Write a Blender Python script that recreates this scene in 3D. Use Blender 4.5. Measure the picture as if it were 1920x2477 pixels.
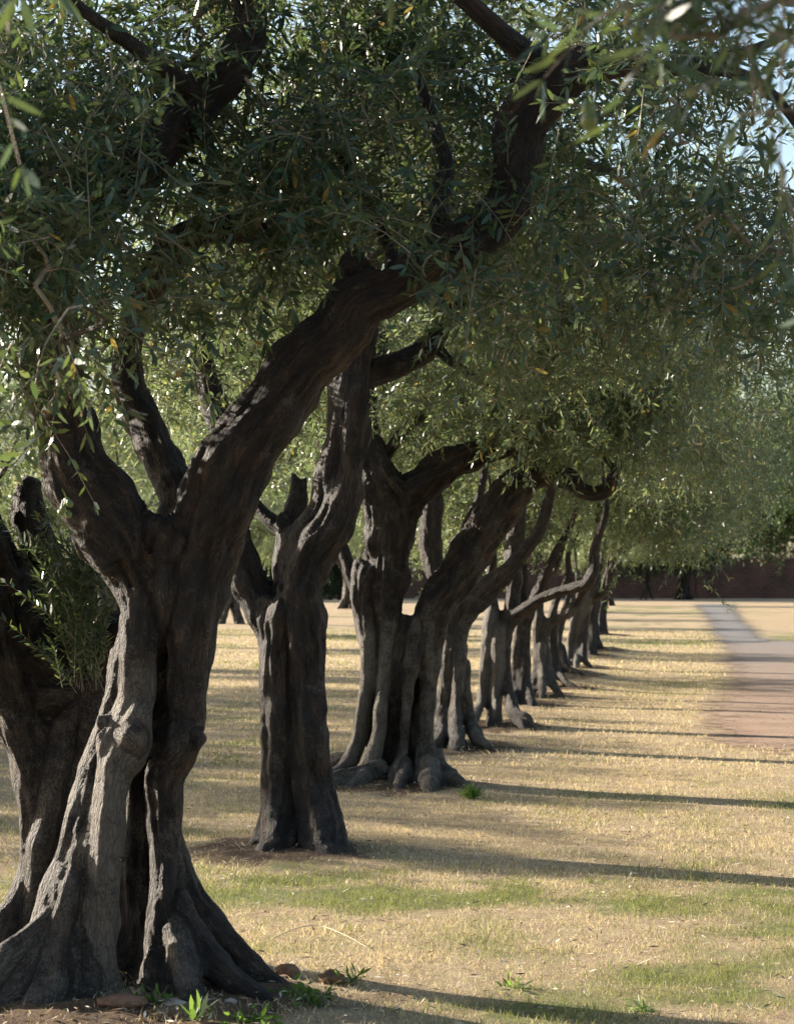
import bpy, math, random
import numpy as np
from mathutils import Vector, kdtree

sc = bpy.context.scene
for _o in list(bpy.data.objects):
    bpy.data.objects.remove(_o)
COL = sc.collection

# ------------------------------------------------------------------ camera, sky, sun, exposure
FPX, CX, CY, HOR, EYE = 5500.0, 960.0, 1238.5, 1378.0, 1.6
PITCH = math.atan((HOR - CY) / FPX)
cam_d = bpy.data.cameras.new('camera')
cam = bpy.data.objects.new('camera', cam_d)
COL.objects.link(cam)
cam.location = (0, 0, EYE)
cam.rotation_euler = (math.pi / 2 + PITCH, 0, 0)
cam_d.sensor_fit = 'VERTICAL'
cam_d.sensor_height = 36.0
cam_d.sensor_width = 36.0 * 793 / 1024
cam_d.lens = FPX / 2477.0 * 36.0
cam_d.clip_start = 0.05
cam_d.clip_end = 3000.0
cam_d.dof.use_dof = True
cam_d.dof.focus_distance = 10.5
cam_d.dof.aperture_fstop = 8.0
sc.camera = cam

SUN_EL, SUN_AZ = math.radians(18.0), math.radians(-61.0)
world = bpy.data.worlds.new('World')
sc.world = world
world.use_nodes = True
wn = world.node_tree
sky = wn.nodes.new('ShaderNodeTexSky')
sky.sky_type = 'NISHITA'
sky.sun_disc = False
sky.sun_elevation = SUN_EL
sky.sun_rotation = SUN_AZ
sky.dust_density = 1.5
wn.links.new(sky.outputs[0], wn.nodes['Background'].inputs[0])
wn.nodes['Background'].inputs[1].default_value = 0.08

sun_d = bpy.data.lights.new('sun', 'SUN')
sun_d.energy = 5.0
sun_d.angle = math.radians(0.5)
sun_d.color = (1.0, 0.90, 0.76)
sun = bpy.data.objects.new('sun', sun_d)
COL.objects.link(sun)
sun_dir = Vector((math.sin(SUN_AZ) * math.cos(SUN_EL), math.cos(SUN_AZ) * math.cos(SUN_EL), math.sin(SUN_EL)))
sun.rotation_euler = (-sun_dir).to_track_quat('-Z', 'Y').to_euler()

sc.view_settings.view_transform = 'Standard'
sc.view_settings.look = 'None'
sc.view_settings.gamma = 1.0
sc.view_settings.exposure = 1.76
sc.render.engine = 'CYCLES'
sc.cycles.max_bounces = 8
sc.cycles.transmission_bounces = 6
sc.cycles.use_denoising = True
sc.cycles.use_adaptive_sampling = True

# ------------------------------------------------------------------ helpers
def P(x, y, d):
    """point at distance d (metres along the ground axis) seen at photo pixel x, y"""
    u, v = (x - CX) / FPX, (CY - y) / FPX
    fy, fz = math.cos(PITCH) - math.sin(PITCH) * v, math.sin(PITCH) + math.cos(PITCH) * v
    return np.array([u * d / fy, d, EYE + fz * d / fy])

def rowx(d):
    return -1.1 + 0.128 * (d - 9.0)

def tag(o, label=None, cat=None, group=None, kind=None):
    if label: o['label'] = label
    if cat: o['category'] = cat
    if group: o['group'] = group
    if kind: o['kind'] = kind
    return o

def link(name, me, parent=None, loc=None):
    o = bpy.data.objects.new(name, me)
    COL.objects.link(o)
    if parent is not None: o.parent = parent
    if loc is not None: o.location = loc
    return o

def empty(name, loc, **k):
    o = link(name, None, None, tuple(loc))
    o.empty_display_size = 0.2
    return tag(o, **k)

def mk(name, v, quads=None, tris=None, mat=None, smooth=True, attrs=None):
    me = bpy.data.meshes.new(name)
    v = np.ascontiguousarray(v, dtype=np.float32)
    nq = 0 if quads is None else len(quads)
    nt = 0 if tris is None else len(tris)
    me.vertices.add(len(v)); me.vertices.foreach_set('co', v.ravel())
    parts = []
    if nq: parts.append(np.asarray(quads, dtype=np.int32).ravel())
    if nt: parts.append(np.asarray(tris, dtype=np.int32).ravel())
    li = np.concatenate(parts)
    me.loops.add(len(li)); me.loops.foreach_set('vertex_index', li)
    me.polygons.add(nq + nt)
    ls = np.concatenate([np.arange(nq, dtype=np.int32) * 4, nq * 4 + np.arange(nt, dtype=np.int32) * 3])
    me.polygons.foreach_set('loop_start', ls.astype(np.int32))
    me.polygons.foreach_set('use_smooth', np.full(nq + nt, smooth, dtype=bool))
    me.update(calc_edges=True)
    for nm, (typ, arr) in (attrs or {}).items():
        a = me.attributes.new(nm, typ, 'POINT')
        key = {'FLOAT': 'value', 'FLOAT_VECTOR': 'vector', 'FLOAT_COLOR': 'color'}[typ]
        a.data.foreach_set(key, np.ascontiguousarray(arr, dtype=np.float32).ravel())
    if mat: me.materials.append(mat)
    return me

def norm(a):
    return a / np.maximum(np.linalg.norm(a, axis=-1, keepdims=True), 1e-9)

def _hash(ix, iy, iz):
    h = (ix.astype(np.int64) * 374761393 + iy.astype(np.int64) * 668265263 + iz.astype(np.int64) * 2147483647) & 0xFFFFFFFF
    h = ((h ^ (h >> 13)) * 1274126177) & 0xFFFFFFFF
    h = (h ^ (h >> 16)) & 0xFFFFFFFF
    return h / 4294967295.0

def vnoise(p):
    """value noise -1..1 at points p (n,3)"""
    p = np.asarray(p, dtype=np.float64)
    i = np.floor(p).astype(np.int64); f = p - i
    f = f * f * (3 - 2 * f)
    r = 0
    for a in (0, 1):
        for b in (0, 1):
            for c in (0, 1):
                w = (f[:, 0] if a else 1 - f[:, 0]) * (f[:, 1] if b else 1 - f[:, 1]) * (f[:, 2] if c else 1 - f[:, 2])
                r = r + w * _hash(i[:, 0] + a, i[:, 1] + b, i[:, 2] + c)
    return r * 2 - 1

def fbm(p, o=3):
    r, a, s = 0, 1.0, 0
    p = np.asarray(p, dtype=np.float64)
    for k in range(o):
        r = r + a * vnoise(p * (2 ** k) + 17.3 * k); s += a; a *= 0.5
    return r / s

def n2(x, y, s, seed=0.0, o=3):
    return fbm(np.stack([x * s + seed, y * s + seed * 1.7, np.full_like(x, seed * 3.1)], 1), o)

def spline(pts, step):
    """catmull-rom through rows of pts, resampled about every step (first three columns are xyz)"""
    pts = np.asarray(pts, dtype=float)
    n = len(pts)
    ext = np.vstack([2 * pts[0] - pts[1], pts, 2 * pts[-1] - pts[-2]])
    out = []
    for i in range(n - 1):
        p0, p1, p2, p3 = ext[i:i + 4]
        m = max(1, int(math.ceil(np.linalg.norm((p2 - p1)[:3]) / step)))
        t = (np.arange(m) / m)[:, None]
        out.append(0.5 * (2 * p1 + (p2 - p0) * t + (2 * p0 - 5 * p1 + 4 * p2 - p3) * t ** 2 + (3 * p1 - p0 - 3 * p2 + p3) * t ** 3))
    out.append(pts[-1:])
    out = np.vstack(out)
    out[:, 3] = np.maximum(out[:, 3], 0.0008)
    return out

def frames(c):
    T = norm(np.gradient(c, axis=0))
    N = np.zeros_like(T)
    a = np.array([0.0, 1, 0]) if abs(T[0, 1]) < 0.8 else np.array([1.0, 0, 0])
    n = a - T[0] * a.dot(T[0]); n /= np.linalg.norm(n)
    for i in range(len(T)):
        n = n - T[i] * n.dot(T[i]); n /= max(np.linalg.norm(n), 1e-9)
        N[i] = n
    return T, N, np.cross(T, N)

def tube(c, r, sides=12, seed=0.0, lump=0.0):
    """closed tube; returns verts, quads, tris"""
    T, N, B = frames(c)
    k = len(c)
    a = np.linspace(0, 2 * math.pi, sides, endpoint=False)
    rr = np.repeat(r[:, None], sides, 1)
    if lump:
        s = np.concatenate([[0], np.cumsum(np.linalg.norm(np.diff(c, axis=0), axis=1))])
        g = np.stack([np.repeat((s * 3.0)[:, None], sides, 1), np.cos(a)[None] * 1.3 + np.zeros((k, 1)) + seed, np.sin(a)[None] * 1.3 + np.zeros((k, 1)) + seed * 2], 2)
        rr = rr * (1 + lump * fbm(g.reshape(-1, 3), 2).reshape(k, sides))
    v = c[:, None] + rr[..., None] * (np.cos(a)[None, :, None] * N[:, None] + np.sin(a)[None, :, None] * B[:, None])
    v = np.vstack([v.reshape(-1, 3), c[:1], c[-1:]])
    i = np.arange(k - 1)[:, None] * sides; j = np.arange(sides)[None]; j2 = (j + 1) % sides
    q = np.stack([i + j, i + j2, i + sides + j2, i + sides + j], 2).reshape(-1, 4)
    jj = np.arange(sides); jn = (jj + 1) % sides
    t1 = np.stack([np.full(sides, k * sides), jn, jj], 1)
    t2 = np.stack([np.full(sides, k * sides + 1), (k - 1) * sides + jj, (k - 1) * sides + jn], 1)
    return v, q, np.vstack([t1, t2])

class Acc:
    def __init__(self): self.v, self.q, self.t, self.n, self.x = [], [], [], 0, []
    def add(self, v, q=None, t=None, x=None):
        self.v.append(v)
        if q is not None and len(q): self.q.append(np.asarray(q) + self.n)
        if t is not None and len(t): self.t.append(np.asarray(t) + self.n)
        if x is not None: self.x.append(x)
        self.n += len(v)
    def arr(self):
        return (np.vstack(self.v), np.vstack(self.q) if self.q else None, np.vstack(self.t) if self.t else None)

# ------------------------------------------------------------------ materials
def nodes_mat(name):
    m = bpy.data.materials.new(name); m.use_nodes = True
    nt = m.node_tree
    return m, nt, nt.nodes['Principled BSDF'], nt.nodes['Material Output']

def N(nt, t, **k):
    n = nt.nodes.new(t)
    for a, b in k.items():
        if a.startswith('i_'):
            n.inputs[int(a[2:]) if a[2:].isdigit() else a[2:]].default_value = b
        else: setattr(n, a, b)
    return n

def L(nt, a, b): nt.links.new(a, b)

def attr(nt, name):
    return N(nt, 'ShaderNodeAttribute', attribute_name=name)

def noise(nt, vec, scale, detail=4.0, rough=0.6, loc=None):
    n = N(nt, 'ShaderNodeTexNoise'); n.inputs['Scale'].default_value = scale
    n.inputs['Detail'].default_value = detail; n.inputs['Roughness'].default_value = rough
    if vec is not None: L(nt, vec, n.inputs['Vector'])
    return n.outputs['Fac']

def ramp(nt, fac, stops):
    r = N(nt, 'ShaderNodeValToRGB'); L(nt, fac, r.inputs[0])
    e = r.color_ramp.elements
    e[0].position, e[0].color = stops[0][0], (*stops[0][1], 1)
    e[1].position, e[1].color = stops[-1][0], (*stops[-1][1], 1)
    for p, c in stops[1:-1]:
        x = e.new(p); x.color = (*c, 1)
    return r.outputs[0]

def mixc(nt, fac, a, b, mode='MIX'):
    m = N(nt, 'ShaderNodeMix', data_type='RGBA', blend_type=mode)
    if isinstance(fac, float): m.inputs[0].default_value = fac
    else: L(nt, fac, m.inputs[0])
    for s, x in ((6, a), (7, b)):
        if isinstance(x, tuple): m.inputs[s].default_value = (*x, 1)
        else: L(nt, x, m.inputs[s])
    return m.outputs[2]

def math_(nt, op, a, b=None, clamp=False):
    m = N(nt, 'ShaderNodeMath', operation=op, use_clamp=clamp)
    for i, x in enumerate((a, b)):
        if x is None: continue
        if isinstance(x, (int, float)): m.inputs[i].default_value = x
        else: L(nt, x, m.inputs[i])
    return m.outputs[0]

def bark_mat(name, dark, mid, pale, warm):
    m, nt, bs, out = nodes_mat(name)
    bc = attr(nt, 'barkco').outputs['Vector']
    mp = N(nt, 'ShaderNodeMapping'); mp.inputs['Scale'].default_value = (1, 1, 0.24); L(nt, bc, mp.inputs['Vector'])
    v = mp.outputs[0]
    fine = noise(nt, v, 75, 6, 0.72)
    mids = noise(nt, v, 20, 5, 0.65)
    grit = noise(nt, bc, 120, 4, 0.75)
    blotch = noise(nt, bc, 5.5, 6, 0.68)
    blotch2 = noise(nt, bc, 13.0, 5, 0.7)
    pl = attr(nt, 'pale').outputs['Fac']
    vor = N(nt, 'ShaderNodeTexVoronoi', feature='DISTANCE_TO_EDGE'); vor.inputs['Scale'].default_value = 62
    wob = N(nt, 'ShaderNodeMix', data_type='VECTOR'); wob.inputs[0].default_value = 0.05
    nz = N(nt, 'ShaderNodeTexNoise'); nz.inputs['Scale'].default_value = 30; L(nt, v, nz.inputs['Vector'])
    L(nt, v, wob.inputs[4]); L(nt, nz.outputs['Color'], wob.inputs[5]); L(nt, wob.outputs[1], vor.inputs['Vector'])
    crack = ramp(nt, vor.outputs[0], [(0.0, (0, 0, 0)), (0.16, (1, 1, 1))])
    c = ramp(nt, mids, [(0.34, dark), (0.52, mid), (0.70, warm)])
    c = mixc(nt, 1.0, c, ramp(nt, fine, [(0.36, (0.25, 0.24, 0.23)), (0.60, (1.6, 1.57, 1.55))]), 'MULTIPLY')
    # grey lichen flecks and bare smooth wood
    pf = math_(nt, 'ADD', math_(nt, 'MULTIPLY', pl, 0.30), math_(nt, 'MULTIPLY', blotch, 0.6))
    pf = math_(nt, 'ADD', pf, math_(nt, 'MULTIPLY', blotch2, 0.4))
    pf = math_(nt, 'ADD', pf, math_(nt, 'MULTIPLY', math_(nt, 'SUBTRACT', grit, 0.5), 0.55))
    pf = ramp(nt, pf, [(0.57, (0, 0, 0)), (0.74, (0.9, 0.9, 0.9))])
    c = mixc(nt, pf, c, mixc(nt, blotch2, pale, tuple(x * 0.5 for x in pale)))
    c = mixc(nt, 1.0, c, mixc(nt, crack, (0.62, 0.6, 0.58), (1.0, 1.0, 1.0)), 'MULTIPLY')
    L(nt, c, bs.inputs['Base Color'])
    bs.inputs['Roughness'].default_value = 0.68
    bs.inputs['Specular IOR Level'].default_value = 0.45
    h = math_(nt, 'ADD', math_(nt, 'MULTIPLY', grit, 0.45), math_(nt, 'MULTIPLY', mids, 1.2))
    h = math_(nt, 'ADD', h, math_(nt, 'MULTIPLY', fine, 0.7))
    h = math_(nt, 'ADD', h, math_(nt, 'MULTIPLY', crack, 0.25))
    b = N(nt, 'ShaderNodeBump'); b.inputs['Strength'].default_value = 1.0; b.inputs['Distance'].default_value = 0.032
    L(nt, h, b.inputs['Height']); L(nt, b.outputs[0], bs.inputs['Normal'])
    return m

M_BARK = bark_mat('olive_bark', (0.005, 0.0035, 0.0025), (0.022, 0.0135, 0.0085), (0.23, 0.195, 0.155), (0.070, 0.040, 0.022))
M_BARK_GREY = bark_mat('grey_olive_bark', (0.009, 0.0065, 0.005), (0.040, 0.028, 0.020), (0.21, 0.18, 0.145), (0.092, 0.060, 0.038))

def leaf_mat(name, rough=0.33, trans=(0.31, 0.34, 0.12), tf=0.40, under=(0.12, 0.15, 0.09), spec=0.45):
    """leaves: own colour on the upper face, felted pale under face, thin enough to let light through"""
    m, nt, bs, out = nodes_mat(name)
    c = attr(nt, 'tint').outputs['Color']
    g = N(nt, 'ShaderNodeNewGeometry')
    cc = mixc(nt, g.outputs['Backfacing'], c, mixc(nt, 0.5, c, under))
    L(nt, cc, bs.inputs['Base Color'])
    bs.inputs['Roughness'].default_value = rough
    bs.inputs['Specular IOR Level'].default_value = spec
    tr = N(nt, 'ShaderNodeBsdfTranslucent')
    L(nt, mixc(nt, 0.5, mixc(nt, 1.0, c, (2.6, 2.6, 2.2), 'MULTIPLY'), trans), tr.inputs[0])
    mx = N(nt, 'ShaderNodeMixShader'); mx.inputs[0].default_value = tf
    L(nt, bs.outputs[0], mx.inputs[1]); L(nt, tr.outputs[0], mx.inputs[2])
    L(nt, mx.outputs[0], out.inputs['Surface'])
    return m

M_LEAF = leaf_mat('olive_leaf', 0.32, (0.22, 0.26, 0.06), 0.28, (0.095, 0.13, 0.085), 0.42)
M_LEAF_SUN = leaf_mat('olive_leaf_sunlit')  # sunlit copy of the olive leaf: brighter glow for the farther crowns
M_FARLEAF = leaf_mat('far_leaf', 0.5, (0.07, 0.12, 0.02), 0.14, (0.025, 0.045, 0.014), 0.15)
M_GRASS = leaf_mat('grass_blade', 0.6, (0.42, 0.34, 0.12), 0.3, (0.36, 0.29, 0.15), 0.25)
M_WEED = leaf_mat('weed_leaf', 0.5, (0.3, 0.5, 0.06), 0.4, (0.12, 0.25, 0.04), 0.3)
M_LITTER = leaf_mat('dry_leaf', 0.6, (0.3, 0.22, 0.1), 0.12, (0.3, 0.25, 0.18), 0.3)

def simple_mat(name, col, rough=0.8, nscale=0, lo=0.6, hi=1.3, bump=0.0, bscale=None):
    m, nt, bs, out = nodes_mat(name)
    tc = N(nt, 'ShaderNodeTexCoord').outputs['Object']
    if nscale:
        f = noise(nt, tc, nscale, 6, 0.65)
        c = mixc(nt, 1.0, col, ramp(nt, f, [(0.3, (lo,) * 3), (0.7, (hi,) * 3)]), 'MULTIPLY')
        L(nt, c, bs.inputs['Base Color'])
        if bump:
            b = N(nt, 'ShaderNodeBump'); b.inputs['Strength'].default_value = 0.8; b.inputs['Distance'].default_value = bump
            L(nt, noise(nt, tc, bscale or nscale * 2, 6, 0.7), b.inputs['Height']); L(nt, b.outputs[0], bs.inputs['Normal'])
    else:
        bs.inputs['Base Color'].default_value = (*col, 1)
    bs.inputs['Roughness'].default_value = rough
    bs.inputs['Specular IOR Level'].default_value = 0.3
    return m

M_TWIG = simple_mat('twig_bark', (0.20, 0.17, 0.12), 0.7, 14, 0.5, 1.4)
M_STONE = simple_mat('field_stone', (0.34, 0.30, 0.26), 0.85, 22, 0.5, 1.3, 0.01)
M_CLOD = simple_mat('red_earth', (0.20, 0.115, 0.07), 0.95, 26, 0.5, 1.4, 0.012)
M_STRAW = simple_mat('straw', (0.5, 0.42, 0.27), 0.6)
M_OLIVE = simple_mat('green_olive', (0.10, 0.135, 0.04), 0.35, 30, 0.8, 1.2)

# ------------------------------------------------------------------ ground
TREES = [  # distance, photo x of the base, mound height, mound radius
    (8.5, 300, 0.10, 1.1), (13.1, 722, 0.06, 0.75), (16.9, 950, 0.06, 0.95), (20.4, 1110, 0.07, 0.8), (23.1, 1200, 0.07, 0.8),
    (26.9, 1262, 0.06, 0.7), (28.6, 1320, 0.06, 0.7), (30.2, 1355, 0.09, 0.8), (33.3, 1375, 0.15, 0.8), (36.5, 1402, 0.08, 0.8),
    (41, 1430, 0.12, 0.8), (44, 1440, 0.12, 0.8), (55, 1456, 0.08, 0.8)]
MOUNDS = [((x - CX) / FPX * d, d, h, r) for d, x, h, r in TREES]
ROW2 = [(19.0, -10.6, 0.85), (21.6, -10.4, 0.85), (24.4, -10.0, 0.82), (27.0, -9.7, 0.82), (29.8, -9.2, 0.82), (33.2, -8.8, 0.82), (38.5, -7.6, 1.0), (48, -6.05, 1.0), (57, -6.2, 0.95), (67, -4.9, 1.0), (78, -3.4, 1.0), (90, -1.9, 1.0)]  # some nearer, unseen ones added so merged crowns shade the left field
for d, x, s in ROW2: MOUNDS.append((x, d, 0.08, 0.7))

def ground_z(x, y):
    z = np.zeros_like(x)
    for mx, my, h, r in MOUNDS:
        q = ((x - mx) ** 2 + (y - my) ** 2) / (r * r)
        m = q < 6
        z[m] += h * np.exp(-q[m] * 1.3)
    return z

def soil_mask(x, y):
    z = np.zeros_like(x)
    for mx, my, h, r in MOUNDS:
        q = np.sqrt((x - mx) ** 2 + (y - my + 0.25) ** 2) / r
        m = q < 2
        z[m] = np.maximum(z[m], np.clip((1.0 - q[m]) * 1.6, 0, 0.9))
    z = np.clip(z + (n2(x, y, 4.0, 4.0) * 0.9) * (z > 0.01), 0, 1)
    return z

def gauss(x, y, px, py, rx, ry, d=None):
    d = 8800.0 / (py - HOR) if d is None else d
    cx = (px - CX) / FPX * d
    return np.exp(-(((x - cx) / rx) ** 2 + ((y - d) / ry) ** 2))

def green_mask(x, y):
    g = 0.15 + 0.34 * n2(x, y, 0.55, 2.0, 3) + 0.28 * n2(x, y, 2.2, 9.0, 2)
    g += 0.95 * gauss(x, y, 700, 2130, 1.0, 0.75) + 0.7 * gauss(x, y, 1250, 2160, 0.75, 0.5) + 0.5 * gauss(x, y, 20, 2130, 0.7, 0.9)
    g += 0.45 * gauss(x, y, 1300, 2400, 1.0, 0.7) + 0.4 * gauss(x, y, 1850, 2200, 0.4, 1.0) + 0.4 * gauss(x, y, 1100, 2250, 0.5, 0.4)
    g += 0.75 * gauss(x, y, 1640, 1556, 1.6, 2.0) + 0.8 * gauss(x, y, 1900, 1545, 0.9, 3.0) + 0.3 * gauss(x, y, 1560, 1510, 2.2, 5.0)
    g += 0.35 * gauss(x, y, 520, 1530, 3.5, 3.5) + 0.3 * gauss(x, y, 850, 1540, 2.0, 5.0) + 0.3 * gauss(x, y, 500, 1740, 1.3, 1.5) + 0.5 * gauss(x, y, 1600, 1475, 3, 10)
    g -= 0.35 * gauss(x, y, 1500, 1750, 2.5, 5.0)
    g *= np.clip(1.0 + 1.5 * n2(x, y, 1.4, 31.0, 3) + 0.8 * n2(x, y, 5.0, 41.0, 2), 0.1, 1.7)
    g += 0.30 * gauss(x, y, 1600, 2350, 1.0, 0.9) * np.clip(1 + 2.5 * n2(x, y, 3.0, 51.0, 2), 0, 2)
    return np.clip(g, 0, 1)

def nonuni(a):  # list of (start, stop, step)
    out = []
    for s, e, st in a: out.append(np.arange(s, e - 1e-6, st))
    return np.concatenate(out)

gy = np.concatenate([nonuni([(-60, -10, 8), (-10, 5, 1.0), (5, 7, 0.25), (7, 20, 0.07), (20, 36, 0.14), (36, 62, 0.35), (62, 150, 2.0), (150, 300, 15), (300, 1200, 90)]), [1200]])
gx = np.concatenate([nonuni([(-600, -100, 60), (-100, -30, 7), (-30, -13, 0.6), (-13, -3.2, 0.16), (-3.2, 4.2, 0.07), (4.2, 9, 0.2), (9, 30, 1.0), (30, 100, 7), (100, 600, 60)]), [600]])
GX, GY = np.meshgrid(gx, gy)
X, Y = GX.ravel(), GY.ravel()
Z = ground_z(X, Y)
soil, green = soil_mask(X, Y), green_mask(X, Y)
Z = Z + soil * (0.035 * n2(X, Y, 5.0, 7.0) + 0.02 * n2(X, Y, 14.0, 3.0))
nx_, ny_ = len(gx), len(gy)
i = np.arange(ny_ - 1)[:, None] * nx_; j = np.arange(nx_ - 1)[None]
quads = np.stack([i + j, i + j + 1, i + nx_ + j + 1, i + nx_ + j], 2).reshape(-1, 4)

def ground_mat():
    m, nt, bs, out = nodes_mat('dry_lawn')
    tc = N(nt, 'ShaderNodeTexCoord').outputs['Object']
    gr = attr(nt, 'green').outputs['Fac']; so = attr(nt, 'soil').outputs['Fac']
    big, mid, fine = noise(nt, tc, 0.8, 4), noise(nt, tc, 7.0, 5, 0.65), noise(nt, tc, 60.0, 5, 0.75)
    c = ramp(nt, mid, [(0.3, (0.32, 0.22, 0.135)), (0.52, (0.47, 0.355, 0.225)), (0.72, (0.58, 0.465, 0.32))])
    c = mixc(nt, math_(nt, 'MULTIPLY', big, 0.45), c, (0.50, 0.41, 0.28))
    gm = ramp(nt, math_(nt, 'ADD', gr, math_(nt, 'MULTIPLY', math_(nt, 'SUBTRACT', mid, 0.5), 0.9)), [(0.25, (0, 0, 0)), (0.85, (1, 1, 1))])
    c = mixc(nt, math_(nt, 'MULTIPLY', gm, 0.85), c, (0.15, 0.19, 0.055))
    sm = ramp(nt, math_(nt, 'ADD', so, math_(nt, 'MULTIPLY', math_(nt, 'SUBTRACT', fine, 0.5), 0.8)), [(0.3, (0, 0, 0)), (0.75, (1, 1, 1))])
    c = mixc(nt, sm, c, ramp(nt, mid, [(0.3, (0.085, 0.056, 0.038)), (0.7, (0.23, 0.155, 0.10))]))
    c = mixc(nt, 1.0, c, ramp(nt, fine, [(0.28, (0.45, 0.42, 0.38)), (0.5, (0.95, 0.94, 0.92)), (0.74, (1.35, 1.33, 1.3))]), 'MULTIPLY')
    L(nt, c, bs.inputs['Base Color'])
    bs.inputs['Roughness'].default_value = 0.95; bs.inputs['Specular IOR Level'].default_value = 0.15
    b = N(nt, 'ShaderNodeBump'); b.inputs['Strength'].default_value = 1.0; b.inputs['Distance'].default_value = 0.03
    L(nt, math_(nt, 'ADD', fine, math_(nt, 'MULTIPLY', mid, 0.6)), b.inputs['Height']); L(nt, b.outputs[0], bs.inputs['Normal'])
    return m

gm_ = mk('ground', np.stack([X, Y, Z], 1), quads, None, ground_mat(), True, {'green': ('FLOAT', green), 'soil': ('FLOAT', soil)})
tag(link('ground', gm_), kind='structure')

# path: asphalt far away, worn red earth nearer
def strip(name, rows, mat, z, wob, seed):
    """rows of (y, left, right); outline with ragged sides"""
    ys = np.concatenate([np.arange(rows[0][0], rows[-1][0], 0.2), [rows[-1][0]]])
    r = np.array(rows)
    l, rr = np.interp(ys, r[:, 0], r[:, 1]), np.interp(ys, r[:, 0], r[:, 2])
    l = l + wob * n2(np.full_like(ys, seed), ys, 1.2, seed, 4); rr = rr + wob * n2(np.full_like(ys, seed + 9), ys, 1.2, seed + 5, 4)
    k = 26
    t = np.linspace(0, 1, k)[None]
    xx = l[:, None] * (1 - t) + rr[:, None] * t
    yy = np.repeat(ys[:, None], k, 1) + 0.5 * wob * n2(xx.ravel(), np.repeat(ys, k), 1.0, seed + 3).reshape(xx.shape)
    v = np.stack([xx.ravel(), yy.ravel(), np.full(xx.size, z)], 1)
    i = np.arange(len(ys) - 1)[:, None] * k; j = np.arange(k - 1)[None]
    q = np.stack([i + j, i + j + 1, i + k + j + 1, i + k + j], 2).reshape(-1, 4)
    ed = np.minimum(np.repeat(np.minimum(t, 1 - t), len(ys), 0) * (rr - l)[:, None], np.minimum(ys - ys[0], ys[-1] - ys)[:, None] * 0.5)
    return tag(link(name, mk(name, v, q, None, mat, True, {'edge': ('FLOAT', ed.ravel())})), kind='structure')

def earth_mat():
    m, nt, bs, out = nodes_mat('worn_earth')
    tc = N(nt, 'ShaderNodeTexCoord').outputs['Object']
    a, f = noise(nt, tc, 1.6, 5), noise(nt, tc, 55, 5, 0.75)
    c = ramp(nt, a, [(0.3, (0.25, 0.155, 0.105)), (0.7, (0.39, 0.27, 0.185))])
    sp = N(nt, 'ShaderNodeSeparateXYZ'); L(nt, tc, sp.inputs[0])
    gy_ = math_(nt, 'ADD', math_(nt, 'MULTIPLY', math_(nt, 'SUBTRACT', sp.outputs[1], 25), 0.045), math_(nt, 'MULTIPLY', math_(nt, 'SUBTRACT', a, 0.5), 0.9), True)
    c = mixc(nt, gy_, c, (0.21, 0.178, 0.155))
    c = mixc(nt, 1.0, c, ramp(nt, f, [(0.3, (0.55, 0.55, 0.55)), (0.7, (1.35, 1.3, 1.25))]), 'MULTIPLY')
    L(nt, c, bs.inputs['Base Color']); bs.inputs['Roughness'].default_value = 0.95
    b = N(nt, 'ShaderNodeBump'); b.inputs['Distance'].default_value = 0.015; L(nt, f, b.inputs['Height']); L(nt, b.outputs[0], bs.inputs['Normal'])
    e = attr(nt, 'edge').outputs['Fac']
    al = math_(nt, 'ADD', math_(nt, 'MULTIPLY', e, 0.95), math_(nt, 'MULTIPLY', math_(nt, 'SUBTRACT', noise(nt, tc, 3.2, 8, 0.8), 0.5), 2.6))
    L(nt, ramp(nt, al, [(0.30, (0, 0, 0)), (0.62, (1, 1, 1))]), bs.inputs['Alpha'])
    return m
M_EARTH = earth_mat()
def pl(d): return 6.95 + (d - 52) * 0.122
strip('dirt_path', [(19.2, 3.3, 5.4), (20.3, 2.75, 6.8), (21.4, 2.5, 6.8), (23, 2.7, 6.6), (26.3, 3.2, 6.9), (30.9, 4.1, 7.6), (38, 5.1, 8.4), (47, 6.35, 9.3), (52, 6.9, 9.4)], M_EARTH, 0.008, 0.35, 3.0)
M_ASPH2 = M_EARTH.copy(); M_ASPH2.name = 'old_asphalt'
for n_ in M_ASPH2.node_tree.nodes:
    if n_.type == 'MIX' and tuple(round(q, 3) for q in n_.inputs[7].default_value[:3]) == (0.21, 0.178, 0.155): n_.inputs[7].default_value = (0.165, 0.158, 0.155, 1)
strip('asphalt_path', [(49, pl(49) - 0.1, pl(49) + 1.9), (54, pl(54) - .1, pl(54) + 1.85), (70, pl(70), pl(70) + 1.95), (90, pl(90), pl(90) + 2.2), (104, pl(104) - 0.2, pl(104) + 2.6), (107, pl(107) + .4, pl(107) + 2.0)], M_ASPH2, 0.016, 0.3, 11.0)

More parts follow.
